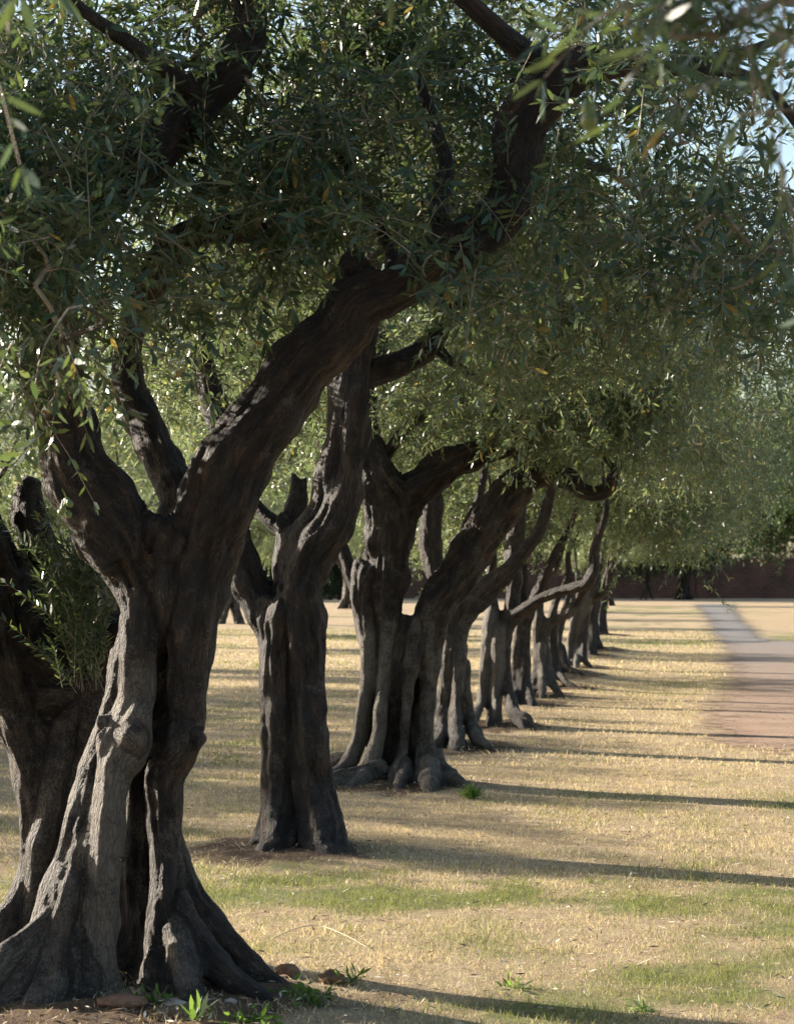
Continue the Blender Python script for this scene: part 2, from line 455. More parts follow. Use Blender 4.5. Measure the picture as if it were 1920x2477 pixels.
# ------------------------------------------------------------------ brick wall at the far end
def brick_mat():
    m, nt, bs, out = nodes_mat('old_brick')
    tc = N(nt, 'ShaderNodeTexCoord').outputs['Object']
    mp = N(nt, 'ShaderNodeMapping'); mp.inputs['Rotation'].default_value = (math.radians(90), 0, 0); L(nt, tc, mp.inputs['Vector'])
    br = N(nt, 'ShaderNodeTexBrick'); L(nt, mp.outputs[0], br.inputs['Vector'])
    br.inputs['Scale'].default_value = 1.0
    br.inputs['Brick Width'].default_value = 0.42; br.inputs['Row Height'].default_value = 0.16; br.inputs['Mortar Size'].default_value = 0.014
    br.inputs['Color1'].default_value = (0.135, 0.058, 0.038, 1); br.inputs['Color2'].default_value = (0.095, 0.044, 0.031, 1); br.inputs['Mortar'].default_value = (0.13, 0.095, 0.08, 1)
    c = mixc(nt, 1.0, br.outputs[0], ramp(nt, noise(nt, tc, 0.9, 6, 0.65), [(0.3, (0.55, 0.55, 0.55)), (0.7, (1.3, 1.25, 1.2))]), 'MULTIPLY')
    L(nt, c, bs.inputs['Base Color']); bs.inputs['Roughness'].default_value = 0.9
    return m
M_BRICK = brick_mat()
def box(a, b):
    (x0, y0, z0), (x1, y1, z1) = a, b
    v = np.array([(x, y, z) for z in (z0, z1) for y in (y0, y1) for x in (x0, x1)], float)
    return v, np.array([(0, 2, 3, 1), (4, 5, 7, 6), (0, 1, 5, 4), (2, 6, 7, 3), (0, 4, 6, 2), (1, 3, 7, 5)])
wall = empty('brick_wall', (2, 127, 0), label='long low dark red brick wall across the far end of the lawn', cat='wall')
a = Acc(); a.add(*box((-75, -0.2, -0.2), (75, 0.2, 2.15))); link('wall_face', mk('wall_face', *a.arr(), M_BRICK, False), wall)
a = Acc()
a.add(*box((-75, -0.26, 2.153), (75, 0.26, 2.27))); link('coping', mk('coping', *a.arr(), simple_mat('coping_brick', (0.16, 0.085, 0.065), 0.9, 4), False), wall)
for k in range(-9, 10):
    a = Acc(); a.add(*box((k * 7.5 - 0.3, -0.36, -0.2), (k * 7.5 + 0.3, -0.203, 2.15)))
    link('pier', mk('pier', *a.arr(), M_BRICK, False), wall)

# ------------------------------------------------------------------ trunks
def px_strand(pts, d0, pale=0.0, rs=1.0):
    out = []
    for p in pts:
        x, y, r = p[:3]; d = d0 + (p[3] if len(p) > 3 else 0)
        out.append([*P(x, y, d), r * rs * d / FPX])
    return np.array(out), pale

def build_trunk(name, strands, voxel, seed, mat, origin, lump=0.2, disp=1.0, smooth=2, ptop=1.45):
    """strands: (points xyzr, pale). Fused into one body, with ridged bark running along each strand"""
    acc = Acc(); C, T_, N_, B_, R_, S_, PL, SD = [], [], [], [], [], [], [], []
    for k, (pts, pale) in enumerate(strands):
        s = spline(pts, max(voxel * 1.6, 0.02))
        c, r = s[:, :3], s[:, 3]
        c = c + (0.10 * r.mean()) * np.stack([fbm(c * 4 + seed + k, 2), fbm(c * 4 + seed + k + 50, 2), np.zeros(len(c))], 1)
        acc.add(*tube(c, r, 16, seed + k * 3.3, lump))
        T, Nn, B = frames(c)
        ln = np.concatenate([[0], np.cumsum(np.linalg.norm(np.diff(c, axis=0), axis=1))])
        C.append(c); T_.append(T); N_.append(Nn); B_.append(B); R_.append(r); S_.append(ln); PL.append(pale * np.clip((ptop - c[:, 2]) / 0.4, 0.12, 1)); SD.append(np.full(len(c), k * 1.37))
    v, q, t = acc.arr()
    me0 = mk('tmp', v, q, t)
    o = bpy.data.objects.new('tmp', me0); COL.objects.link(o)
    md = o.modifiers.new('r', 'REMESH'); md.mode = 'VOXEL'; md.voxel_size = voxel
    ms = o.modifiers.new('s', 'SMOOTH'); ms.factor = 0.5; ms.iterations = smooth
    dg = bpy.context.evaluated_depsgraph_get()
    me = bpy.data.meshes.new_from_object(o.evaluated_get(dg))
    bpy.data.objects.remove(o); bpy.data.meshes.remove(me0)
    C, T_, N_, B_ = map(np.vstack, (C, T_, N_, B_)); R_, S_, PL, SD = map(np.concatenate, (R_, S_, PL, SD))
    n = len(me.vertices)
    co = np.empty(n * 3, np.float32); me.vertices.foreach_get('co', co); co = co.reshape(-1, 3).astype(float)
    nr = np.empty(n * 3, np.float32); me.vertex_normals.foreach_get('vector', nr); nr = nr.reshape(-1, 3)
    kd = kdtree.KDTree(len(C))
    for i_, c_ in enumerate(C): kd.insert(c_, i_)
    kd.balance()
    idx = np.empty(n, np.int64)
    for i_ in range(n):
        best, bi = 1e9, 0
        for (_, j_, dd) in kd.find_n(co[i_], 10):
            e = dd - R_[j_]
            if e < best: best, bi = e, j_
        idx[i_] = bi
    rel = co - C[idx]
    al = (rel * T_[idx]).sum(1)
    ca, cb = (rel * N_[idx]).sum(1), (rel * B_[idx]).sum(1)
    bco = np.stack([ca + SD[idx], cb + SD[idx] * 0.7, S_[idx] + al], 1)
    big = fbm(co * 5.0 + seed, 3)
    rid = 0.45 - 2.2 * np.abs(fbm(bco * np.array([17, 17, 2.4]), 3))
    rid2 = fbm(bco * np.array([60, 60, 7.0]) + 9, 2)
    sc_ = np.clip(R_[idx] / 0.12, 0.2, 1.3) * disp
    pl_ = PL[idx]
    ed = np.empty(len(me.edges) * 2, np.int32); me.edges.foreach_get('vertices', ed); ed = ed.reshape(-1, 2)
    dg_ = np.bincount(ed.ravel(), minlength=n).astype(float)
    for _ in range(int(max(3, 0.10 / voxel))):
        pl_ = (pl_ + np.bincount(ed[:, 0], pl_[ed[:, 1]], n) + np.bincount(ed[:, 1], pl_[ed[:, 0]], n)) / (1 + dg_)
    knob = fbm(co * np.array([9, 9, 6.0]) + seed * 3, 2)
    flute = fbm(bco * np.array([13, 13, 1.1]) + seed, 2)
    h = sc_ * (0.026 * big + 0.034 * np.clip(knob, -0.25, 1) + 0.030 * flute + (0.024 * rid + 0.010 * rid2) * (1 - 0.5 * np.clip(pl_, 0, 1)))
    co = co + nr * h[:, None] - np.asarray(origin)
    me.vertices.foreach_set('co', co.astype(np.float32).ravel())
    for nm, typ, arr, key in (('barkco', 'FLOAT_VECTOR', bco, 'vector'), ('pale', 'FLOAT', pl_, 'value')):
        at = me.attributes.new(nm, typ, 'POINT'); at.data.foreach_set(key, np.ascontiguousarray(arr, np.float32).ravel())
    me.polygons.foreach_set('use_smooth', np.ones(len(me.polygons), bool))
    me.update(); me.name = name
    me.materials.clear(); me.materials.append(mat)
    skel = np.hstack([C, R_[:, None]])
    return me, skel

def limb_mesh(name, pts, mat, origin, seed, sides=10, lump=0.25):
    s = spline(pts, 0.03); c, r = s[:, :3], s[:, 3]
    v, q, t = tube(c, r, sides, seed, lump)
    ln = np.concatenate([[0], np.cumsum(np.linalg.norm(np.diff(c, axis=0), axis=1))])
    rel = v[:-2] - np.repeat(c, sides, 0)
    T, Nn, B = frames(c)
    b = np.stack([(rel * np.repeat(Nn, sides, 0)).sum(1), (rel * np.repeat(B, sides, 0)).sum(1), np.repeat(ln, sides)], 1)
    b = np.vstack([b, b[:1], b[-1:]]) + seed
    me = mk(name, v - np.asarray(origin), q, t, mat, True, {'barkco': ('FLOAT_VECTOR', b), 'pale': ('FLOAT', np.full(len(v), 0.1))})
    return me, s

# ------------------------------------------------------------------ foliage
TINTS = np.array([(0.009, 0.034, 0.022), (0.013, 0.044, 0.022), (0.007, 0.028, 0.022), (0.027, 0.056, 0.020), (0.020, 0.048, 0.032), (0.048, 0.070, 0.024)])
TINTS_LIT = np.array([(0.030, 0.074, 0.046), (0.046, 0.096, 0.046), (0.020, 0.058, 0.044), (0.100, 0.140, 0.048), (0.090, 0.125, 0.080), (0.160, 0.170, 0.060)])  # brighter copy of the leaf tints, sunlight on farther crowns put into the colour

def leaves(p, v, Ln, pairs, ll, rng, droop=0.5, simple=False, wid=0.19, tints=TINTS, yellow=0.012, ang=0.85, lean=0.5):
    """leafy shoots: opposite lance-shaped leaves along curved stems. returns leaf verts, quads, tris, tint and stem paths"""
    n = len(p)
    Ln = np.broadcast_to(np.asarray(Ln, float), (n,)) if np.ndim(Ln) else np.full(n, Ln)
    t = np.linspace(0.1, 1.0, pairs)[None, :, None]
    g = np.array([0, 0, -1.0])[None, None] * (droop * rng.uniform(0.4, 1.3, (n, 1, 1)))
    LL = Ln[:, None, None]
    pos = p[:, None] + v[:, None] * LL * t + g * LL * t ** 2
    tan = norm(v[:, None] + 2 * g * t)
    rv = norm(rng.normal(size=(n, 1, 3)))
    u1 = norm(np.cross(tan, rv)); u2 = np.cross(tan, u1)
    ph = (np.arange(pairs) * (math.pi / 2))[None] + rng.normal(0, 0.4, (n, pairs))
    side = u1 * np.cos(ph)[..., None] + u2 * np.sin(ph)[..., None]
    A = []
    for sg in (1, -1):
        al = ang + rng.normal(0, 0.25, (n, pairs, 1))
        ax = norm(tan * np.cos(al) + sg * side * np.sin(al) + np.array([0, 0, -0.12]))
        A.append((pos, ax, tan))
    tip = (pos[:, -1:], norm(tan[:, -1:] + rng.normal(0, 0.15, (n, 1, 3))), u1[:, -1:])
    A.append(tip)
    pp = np.concatenate([a_[0].reshape(-1, 3) for a_ in A]); ax = np.concatenate([a_[1].reshape(-1, 3) for a_ in A]); up = np.concatenate([a_[2].reshape(-1, 3) for a_ in A])
    keep = rng.random(len(pp)) > 0.12
    pp, ax, up = pp[keep], ax[keep], up[keep]
    m = len(pp)
    nn = up + np.array([0, 0, lean]) + rng.normal(0, 0.35, (m, 3))
    nn = norm(nn - ax * (nn * ax).sum(1, keepdims=True))
    w = np.cross(ax, nn)
    l = ll * rng.uniform(0.6, 1.2, (m, 1)); wd = l * wid * rng.uniform(0.75, 1.15, (m, 1)) * 0.5
    curl = l * rng.uniform(-0.02, 0.16, (m, 1))
    base = pp + ax * 0.004
    if simple:
        vs = np.stack([base, base + ax * l * 0.5 + w * wd, base + ax * l - nn * curl, base + ax * l * 0.5 - w * wd], 1)
        q = (np.arange(m)[:, None] * 4 + np.array([0, 1, 2, 3])[None]); tr = None; k = 4
    else:
        vs = np.stack([base, base + ax * l * 0.3 + w * wd, base + ax * l * 0.3 - w * wd,
                       base + ax * l * 0.7 + w * wd * 0.85 - nn * curl * 0.45, base + ax * l * 0.7 - w * wd * 0.85 - nn * curl * 0.45, base + ax * l - nn * curl], 1)
        o6 = np.arange(m)[:, None] * 6
        q = o6 + np.array([2, 1, 3, 4])[None]
        tr = np.concatenate([o6 + np.array([2, 0, 1])[None], o6 + np.array([4, 3, 5])[None]]); k = 6
    c = tints[rng.integers(0, len(tints), m)] * rng.uniform(0.75, 1.3, (m, 1))
    yl = rng.random(m) < yellow
    c[yl] = np.array([0.26, 0.16, 0.03]) * rng.uniform(0.6, 1.2, (yl.sum(), 1))
    tint = np.repeat(np.concatenate([c, np.ones((m, 1))], 1), k, 0)
    ts = np.linspace(0, 1, 4)[None, :, None]
    stem = p[:, None] + v[:, None] * LL * ts + g * LL * ts ** 2
    return vs.reshape(-1, 3), q, tr, tint, stem

def thin_tubes(paths, r0, r1, sides=3):
    """many stems at once: paths (n,k,3)"""
    n, k, _ = paths.shape
    T = norm(np.gradient(paths, axis=1))
    h = np.where(np.abs(T[..., 2:3]) < 0.9, np.array([0, 0, 1.0]), np.array([1.0, 0, 0]))
    U = norm(np.cross(T, h)); W = np.cross(T, U)
    r = np.linspace(0, 1, k)[None, :, None] * (np.reshape(r1, (-1, 1, 1)) - np.reshape(r0, (-1, 1, 1))) + np.reshape(r0, (-1, 1, 1))
    a = np.linspace(0, 2 * math.pi, sides, endpoint=False)
    v = paths[:, :, None] + r[:, :, None] * (np.cos(a)[None, None, :, None] * U[:, :, None] + np.sin(a)[None, None, :, None] * W[:, :, None])
    b = (np.arange(n) * k * sides)[:, None, None]
    i = (np.arange(k - 1) * sides)[None, :, None]; j = np.arange(sides)[None, None]
    q = np.stack([b + i + j, b + i + (j + 1) % sides, b + i + sides + (j + 1) % sides, b + i + sides + j], 3).reshape(-1, 4)
    return v.reshape(-1, 3), q

def crown(ells, skel, n_clusters, per, pairs, ll, seed, simple=False, gap=0.0, sl=(0.2, 0.38), droop=0.5, spread=0.13, wid=0.19, keepfn=None, tints=TINTS):
    """clusters inside ellipsoids (x,y,z,rx,ry,rz,weight), joined to the limbs by a branching network, each carrying leafy shoots"""
    rng = np.random.default_rng(seed)
    E = np.array(ells, float)
    w = E[:, 6] * E[:, 3] * E[:, 4] * E[:, 5]; w /= w.sum()
    pts = np.zeros((0, 3))
    while len(pts) < n_clusters:
        k = rng.choice(len(E), n_clusters * 2, p=w)
        d = norm(rng.normal(size=(len(k), 3))) * (rng.random((len(k), 1)) ** 0.40)
        c = E[k, :3] + d * E[k, 3:6]
        nz = fbm(c * 1.5 + seed, 2)
        c = c[nz > gap - 0.3]
        if keepfn is not None: c = c[keepfn(c)]
        pts = np.vstack([pts, c])
    pts = pts[:n_clusters]
    sk = skel[skel[:, 3] < 0.3]
    dmin = np.full(n_clusters, 1e9); par = np.full(n_clusters, -1)
    sk_s = sk[::3]
    for a0 in range(0, n_clusters, 200):
        dd = np.linalg.norm(pts[a0:a0 + 200, None] - sk_s[None, :, :3], axis=2)
        dd = dd + 0.0
        kk = dd.argmin(1); dmin[a0:a0 + 200] = dd[np.arange(len(kk)), kk]; par[a0:a0 + 200] = -2 - kk
    root = par.copy()
    order, done = [], np.zeros(n_clusters, bool)
    depth = np.zeros(n_clusters)
    cost = dmin.copy()
    for _ in range(n_clusters):
        c2 = np.where(done, 1e9, cost); i = int(c2.argmin()); done[i] = True; order.append(i)
        depth[i] = cost[i]
        e = np.linalg.norm(pts - pts[i], axis=1) + 0.25 * depth[i]
        up = (~done) & (e < cost)
        cost[up] = e[up]; par[up] = i
    cnt = np.ones(n_clusters)
    for i in reversed(order):
        if par[i] >= 0: cnt[par[i]] += cnt[i]
    start = np.array([pts[par[i]] if par[i] >= 0 else sk_s[-2 - par[i], :3] for i in range(n_clusters)])
    dirv = pts - start; ln = np.linalg.norm(dirv, axis=1, keepdims=True)
    bend = rng.normal(size=(n_clusters, 3)) * 0.13 * ln + np.array([0, 0, 0.10]) * ln
    ts = np.linspace(0, 1, 6)[None, :, None]
    path = start[:, None] + dirv[:, None] * ts + bend[:, None] * (4 * ts * (1 - ts)) * np.array([1, 1, 1.0]) + rng.normal(size=(n_clusters, 6, 3)) * 0.025 * ln[:, None] * (ts * (1 - ts) * 4)
    r0 = np.minimum(0.0035 * np.sqrt(cnt), 0.035); r1 = np.maximum(r0 * 0.7, 0.002)
    bv, bq = thin_tubes(path, r0, r1, 5)
    # shoots: around each cluster and along the branch leading to it
    N_ = n_clusters * per
    ci = np.repeat(np.arange(n_clusters), per)
    tt = rng.random(N_) ** 0.45
    f = tt * 5; i0 = np.minimum(f.astype(int), 4); fr = (f - i0)[:, None]
    base = path[ci, i0] * (1 - fr) + path[ci, i0 + 1] * fr
    short = np.minimum(ln[ci, 0], 1.0)
    base = base + rng.normal(size=(N_, 3)) * spread
    v = norm(norm(dirv)[ci] * 0.6 + rng.normal(size=(N_, 3)) * 0.75 + np.array([0, 0, 0.10]))
    Ls = rng.uniform(sl[0], sl[1], N_)
    if keepfn is not None:
        kp = keepfn(base + v * Ls[:, None] * 0.6 + np.array([0, 0, -0.3 * droop]) * Ls[:, None])
        base, v, Ls = base[kp], v[kp], Ls[kp]
    lv, lq, lt, tint, stem = leaves(base, v, Ls, pairs, ll, rng, droop, simple, wid, tints)
    sv, sq = thin_tubes(stem, np.full(len(stem), 0.0026), np.full(len(stem), 0.0009), 3)
    tw = Acc(); tw.add(bv, bq); tw.add(sv, sq)
    return (lv, lq, lt, tint), tw.arr(), pts

def put_crown(root, parts, origin, mat=None, meshes=None):
    (lv, lq, lt, tint), (tv, tq, _), _ = parts
    o = np.asarray(origin)
    cm = mk('crown', lv - o, lq, lt, mat or M_LEAF, False, {'tint': ('FLOAT_COLOR', tint)})
    tm = mk('twigs', tv - o, tq, None, M_TWIG, True)
    c = link('crown', cm, root); t = link('twigs', tm, c)
    return cm, tm, c

def pxe(x, y, d, rx, ry, rz, w=1.0):
    return (*P(x, y, d), rx, ry, rz, w)

AV = 'olive trees of the avenue row'
OLV = 'olive tree'
def proj(c):
    d = c[:, 1]
    # inverse of P
    a = (c[:, 2] - EYE) / d
    v = (a * math.cos(PITCH) - math.sin(PITCH)) / (math.cos(PITCH) + a * math.sin(PITCH))
    fy = math.cos(PITCH) - math.sin(PITCH) * v
    return CX + c[:, 0] / d * fy * FPX, CY - v * FPX

def skirt(xs, ys):
    """lower edge of the hanging foliage"""
    def f(c):
        x, y = proj(c)
        return y < np.interp(x, xs, ys)
    return f

# ---- first tree: huge hollow trunk in two halves
D1 = 8.5
T1 = [
 ([(250, 2405, 52, -.15), (243, 2320, 46, -.2), (246, 2230, 48, -.2), (257, 2080, 47, -.18), (265, 1980, 46, -.16), (275, 1880, 46, -.14), (306, 1800, 60, -.1), (316, 1745, 53, -.08), (330, 1690, 41, -.06), (336, 1600, 40, -.05), (340, 1500, 46, -.04), (330, 1410, 58, 0), (300, 1330, 70, 0), (262, 1262, 82, 0)], 0.8),
 ([(180, 2420, 62, -.22), (192, 2250, 56, -.18), (205, 2100, 48, -.15), (228, 1980, 42, -.1), (250, 1880, 40, -.06), (275, 1790, 40, 0), (300, 1700, 42, .03), (322, 1600, 44, .05), (345, 1500, 52, .05)], 0.35),
 ([(50, 2400, 48, -.25), (105, 2230, 34, -.22), (128, 2140, 33, -.18), (165, 2060, 31, -.13), (196, 1960, 32, -.08), (228, 1860, 34, -.03), (262, 1780, 36, 0), (290, 1680, 40, .05), (315, 1580, 48, .1)], 0.45),
 ([(-60, 2390, 48, -.3), (20, 2320, 42, -.28), (90, 2260, 36, -.25), (140, 2200, 30, -.22), (150, 2120, 20, -.2), (170, 2050, 10, -.1)], 0.5),
 ([(120, 2410, 50, -.3), (140, 2290, 36, -.26), (160, 2180, 26, -.25), (190, 2080, 22, -.16), (228, 1960, 10, -.04)], 0.5),
 ([(400, 2400, 62, -.15), (402, 2290, 52, -.12), (404, 2180, 46, -.08), (403, 2090, 42, -.04), (393, 1990, 43, 0), (392, 1900, 50, 0), (412, 1840, 56, 0), (438, 1795, 54, -.02), (446, 1740, 46, .0), (446, 1680, 48, 0), (450, 1600, 58, 0), (458, 1500, 66, 0), (472, 1400, 74, 0), (496, 1300, 84, 0), (530, 1200, 90, 0), (572, 1112, 86, 0), (612, 1042, 80, 0), (668, 975, 74, 0), (735, 885, 72, -.02), (815, 806, 66, -.05), (875, 730, 62, -.08), (965, 694, 54, -.1), (1045, 628, 56, -.1), (1130, 586, 55, -.1), (1206, 520, 56, -.1), (1234, 450, 50, -.1), (1244, 380, 52, -.1), (1258, 295, 60, -.1), (1320, 215, 56, -.15), (1396, 160, 48, -.2), (1490, 150, 34, -.25), (1600, 170, 23, -.3), (1720, 150, 17, -.3), (1850, 110, 13, -.3), (1990, 40, 9, -.3)], 0.12),
 ([(690, 2400, 26, 0), (610, 2345, 38, -.02), (545, 2290, 44, -.02), (490, 2225, 44, 0), (452, 2150, 38, .02), (428, 2060, 34, .06), (408, 1960, 34, .08)], 0.2),
 ([(650, 2430, 24, -.22), (560, 2375, 38, -.2), (500, 2320, 44, -.15), (455, 2260, 40, -.12), (425, 2180, 36, -.08)], 0.1),
 ([(470, 2420, 40, -.28), (450, 2330, 38, -.24), (428, 2240, 30, -.14), (410, 2120, 12, 0)], 0.5),
 ([(325, 2420, 84, -.02), (325, 2320, 70, .03), (328, 2200, 62, .08), (332, 2000, 57, .1), (348, 1850, 60, .14), (375, 1700, 75, .18), (395, 1600, 80, .14), (405, 1500, 84, .1), (412, 1400, 88, .05), (410, 1310, 92, 0), (420, 1262, 60, 0)], 0.1),
 ([(330, 1360, 80, -.02), (275, 1265, 86, 0), (215, 1195, 78, 0), (176, 1120, 74, 0), (152, 1020, 64, 0), (128, 920, 60, -.05), (118, 800, 58, -.1), (132, 660, 58, -.1), (190, 540, 62, -.1), (262, 455, 70, -.05), (340, 385, 78, 0), (420, 305, 66, .05), (490, 228, 56, .1), (560, 170, 52, .1), (600, 95, 46, .12), (604, 10, 40, .15), (590, -110, 34, .2), (560, -260, 26, .2)], 0.05),
 ([(455, 1290, 62, .15), (440, 1210, 50, .3), (405, 1145, 46, .45), (372, 1060, 44, .6), (335, 1000, 42, .7), (310, 910, 38, .75), (322, 790, 36, .7), (372, 690, 42, .6), (418, 606, 46, .55), (478, 560, 40, .5), (560, 556, 30, .5), (640, 572, 24, .5), (720, 590, 16, .45)], 0.05),
 ([(398, 1580, 26, .04), (402, 1500, 50, .0), (400, 1420, 60, -.02), (404, 1340, 66, 0), (430, 1262, 40, 0)], 0.15),
 ([(300, 1772, 26, -.17), (322, 1785, 30, -.17), (335, 1810, 20, -.16)], 0.5),
 ([(470, 1785, 26, -.06), (492, 1792, 20, -.04), (500, 1800, 10, -.04)], 0.2),
 ([(250, 1760, 18, -.1), (246, 1742, 16, -.1), (250, 1725, 8, -.1)], 0.4),
 ([(300, 2085, 14, -.28), (296, 2070, 12, -.28)], 0.2),
 ([(870, 660, 40, -.05), (852, 640, 36, -.1), (845, 632, 20, -.14)], 0.2),
 # left half, leaning away
 ([(-10, 2320, 42, .05), (25, 2240, 42, .12), (55, 2180, 34, .15), (76, 2100, 27, .18), (83, 2000, 32, .18), (80, 1900, 42, .18), (62, 1800, 62, .18), (40, 1700, 80, .18), (14, 1600, 94, .18), (-10, 1500, 102, .18), (-40, 1400, 102, .18), (-80, 1300, 92, .18), (-130, 1180, 82, .18), (-170, 1000, 74, .18), (-190, 820, 66, .3)], 0.25),
 ([(40, 2300, 26, .1), (82, 2160, 24, .12), (102, 2050, 27, .12), (124, 1950, 31, .13), (144, 1850, 36, .15), (164, 1770, 42, .18), (180, 1700, 48, .2), (192, 1610, 52, .22), (165, 1500, 48, .28), (125, 1415, 42, .3), (92, 1325, 38, .3), (72, 1240, 37, .3), (70, 1195, 30, .3), (82, 1160, 20, .3)], 0.4),
 ([(30, 1262, 10, .25), (48, 1248, 16, .28), (75, 1240, 30, .3)], 0.3),
 ([(130, 2300, 36, .12), (150, 2120, 40, .15), (182, 1960, 44, .17), (212, 1800, 48, .2), (236, 1700, 54, .2), (262, 1600, 52, .2), (305, 1500, 52, .15)], 0.3),
 ([(40, 1560, 80, .2), (110, 1620, 66, .2), (180, 1650, 50, .22)], 0.1),
 ([(60, 1700, 60, .2), (110, 1690, 56, .18), (170, 1680, 50, .2)], 0.1),
 ([(100, 1420, 50, .25), (60, 1480, 60, .2), (20, 1540, 70, .18)], 0.1),
]
for i_, (pp_, pl_) in enumerate(T1):
    q_ = []
    for p in pp_:
        p = list(p)
        if i_ >= 18: p[3] += 0.62
        if p[1] > 2300: p[3] -= (p[1] - 2300) / 100 * (0.08 if i_ < 18 else 0.0)
        q_.append(tuple(p))
    T1[i_] = (q_, pl_)
def build1(n, T, d, vox, seed, mat, rs=1.0, **k):
    yb = max(q[1] for p, _ in T for q in p)
    if n:
        T = [([(*q[:3], (q[3] if len(q) > 3 else 0) - max(0, q[1] - yb + 60) / 60 * min(0.022 * d, 0.42)) for q in p], pl_) for p, pl_ in T]
    if n >= 3:
        rr = random.Random(n); T2_ = []
        for p, pl_ in T:
            p = [(*q, 0) if len(q) == 3 else q for q in p]; x, y, r_, dd = p[-1]
            if y < 1490 and r_ > 5:
                kq = 20.0 / d; sx = (p[-1][0] - p[-3][0]) * .35
                for f, s_ in ((95, .72), (200, .5), (320, .3), (440, .12)):
                    p.append((x + sx * f / 95 + rr.uniform(-35, 35) * kq, y - f * kq, r_ * s_, dd + rr.uniform(-.2, .2)))
            T2_.append((p, pl_))
        T = T2_
    strands = [px_strand(p, d, pl_, rs) for p, pl_ in T]
    for k_, (s_, pl_) in enumerate(strands):
        if s_[0, 2] < 0.35:
            x_ = (TREES[n][1] - CX) / FPX * TREES[n][0]
            ov = s_[0, :2] - np.array([x_, TREES[n][0]]); ov = ov / max(np.linalg.norm(ov), 1e-3)
            e_ = min(1.3, s_[0, 3] / 0.07)
            q1 = [*(s_[0, :2] + ov * 0.13 * e_), s_[0, 2] - 0.075, s_[0, 3] * 0.72]; q2 = [*(s_[0, :2] + ov * 0.30 * e_), s_[0, 2] - 0.20, s_[0, 3] * 0.4]
            strands[k_] = (np.vstack([q2, q1, s_]), pl_)
    x = (TREES[n][1] - CX) / FPX * TREES[n][0]; y = TREES[n][0]
    o = (x, y, float(ground_z(np.array([x]), np.array([y]))[0]) - 0.03)
    me, sk = build_trunk('trunk', strands, vox, seed, mat, o, **k)
    return me, sk, o

me, sk1, o1 = build1(0, T1, D1, 0.0125, 1.0, M_BARK, disp=1.0, lump=0.22, smooth=2)
t1 = empty('olive_tree', o1, label='huge old olive with split hollow fluted trunk streaked pale grey, nearest the viewer', cat=OLV, group=AV)
link('trunk', me, t1)
br1 = []
for nm, pts in (('branch', [(1300, 150, 34, -.1), (1230, 95, 28, -.2), (1150, 20, 24, -.3), (1060, -60, 20, -.35), (960, -160, 14, -.4)]),
                ('branch', [(1600, 168, 15, -.3), (1760, 172, 15, -.35), (1850, 215, 14, -.35), (1925, 300, 12, -.35), (1980, 420, 9, -.35)]),
                ('branch', [(1085, 600, 30, -.05), (1060, 500, 26, 0), (1080, 400, 20, .1), (1050, 300, 15, .2), (1010, 180, 11, .2)]),
                ('branch', [(150, 880, 34, -.2), (60, 760, 30, -.5), (-30, 640, 26, -.8), (-120, 500, 20, -1.1)]),
                ('branch', [(120, 1000, 20, -.2), (190, 900, 13, -.7), (150, 830, 9, -1.2), (250, 780, 6, -1.7), (200, 740, 3, -2.2)]),
                ('branch', [(480, 230, 24, .1), (380, 150, 20, -.3), (250, 60, 16, -.7), (120, -40, 12, -1.0)]),
                ('branch', [(870, 740, 26, -.1), (950, 640, 20, .3), (880, 480, 16, .5), (800, 330, 12, .6)])):
    s, _ = px_strand(pts, D1)
    bm, ss = limb_mesh('branch', s, M_BARK, o1, len(br1) * 2.1)
    link('branch', bm, t1); br1.append(ss)
skA = np.vstack([sk1[sk1[:, 2] > 1.9]] + br1)
E1 = [pxe(30, 780, 7.6, .42, .9, .42, 1.2), pxe(190, 980, 6.6, .32, .5, .16, 1.5), pxe(360, 1000, 7.0, .18, .3, .11, 1.0), pxe(10, 1010, 7.2, .16, .4, .14, 1.3), pxe(60, 330, 7.9, .35, .8, .45), pxe(250, 230, 9.0, .4, .5, .4, .6), pxe(480, 130, 9.2, .5, .6, .4, .8), pxe(1000, 620, 7.9, .26, .3, .07, .8), pxe(1130, 500, 8.0, .10, .3, .10, .6), pxe(1540, 120, 7.7, .30, .4, .14, 1.6), pxe(1330, 20, 8.0, .25, .4, .08, 1.0),
      pxe(470, 640, 10.2, .35, .5, .3, .9), pxe(300, 640, 8.2, .35, .6, .3, .55), pxe(800, 420, 9.0, .5, .8, .42, 1.1), pxe(760, 100, 9.2, .6, .9, .4), pxe(1060, 300, 9.6, .4, .7, .5),
      pxe(1130, 660, 8.5, .3, .45, .2, 1.1), pxe(1400, 560, 9.2, .35, .6, .25, .7), pxe(1740, 580, 8.2, .42, .6, .34, .75), pxe(1750, 200, 8.4, .45, .7, .35, .8), pxe(1480, 40, 8.6, .5, .7, .25, .9), (-.3, 8.8, 4.6, 2.1, 1.9, .7, .2), (-2.3, 9.2, 3.2, .9, 1.5, .9, .5)]
keep1 = skirt([-2000, 0, 250, 330, 430, 560, 640, 760, 1000, 1080, 1300, 1400, 1560, 1700, 3000], [1150, 1150, 1200, 1130, 1080, 900, 760, 640, 640, 860, 900, 780, 760, 960, 960])
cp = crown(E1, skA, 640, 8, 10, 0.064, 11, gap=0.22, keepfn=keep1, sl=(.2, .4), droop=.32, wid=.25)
cm, tm, cr1 = put_crown(t1, cp, o1)

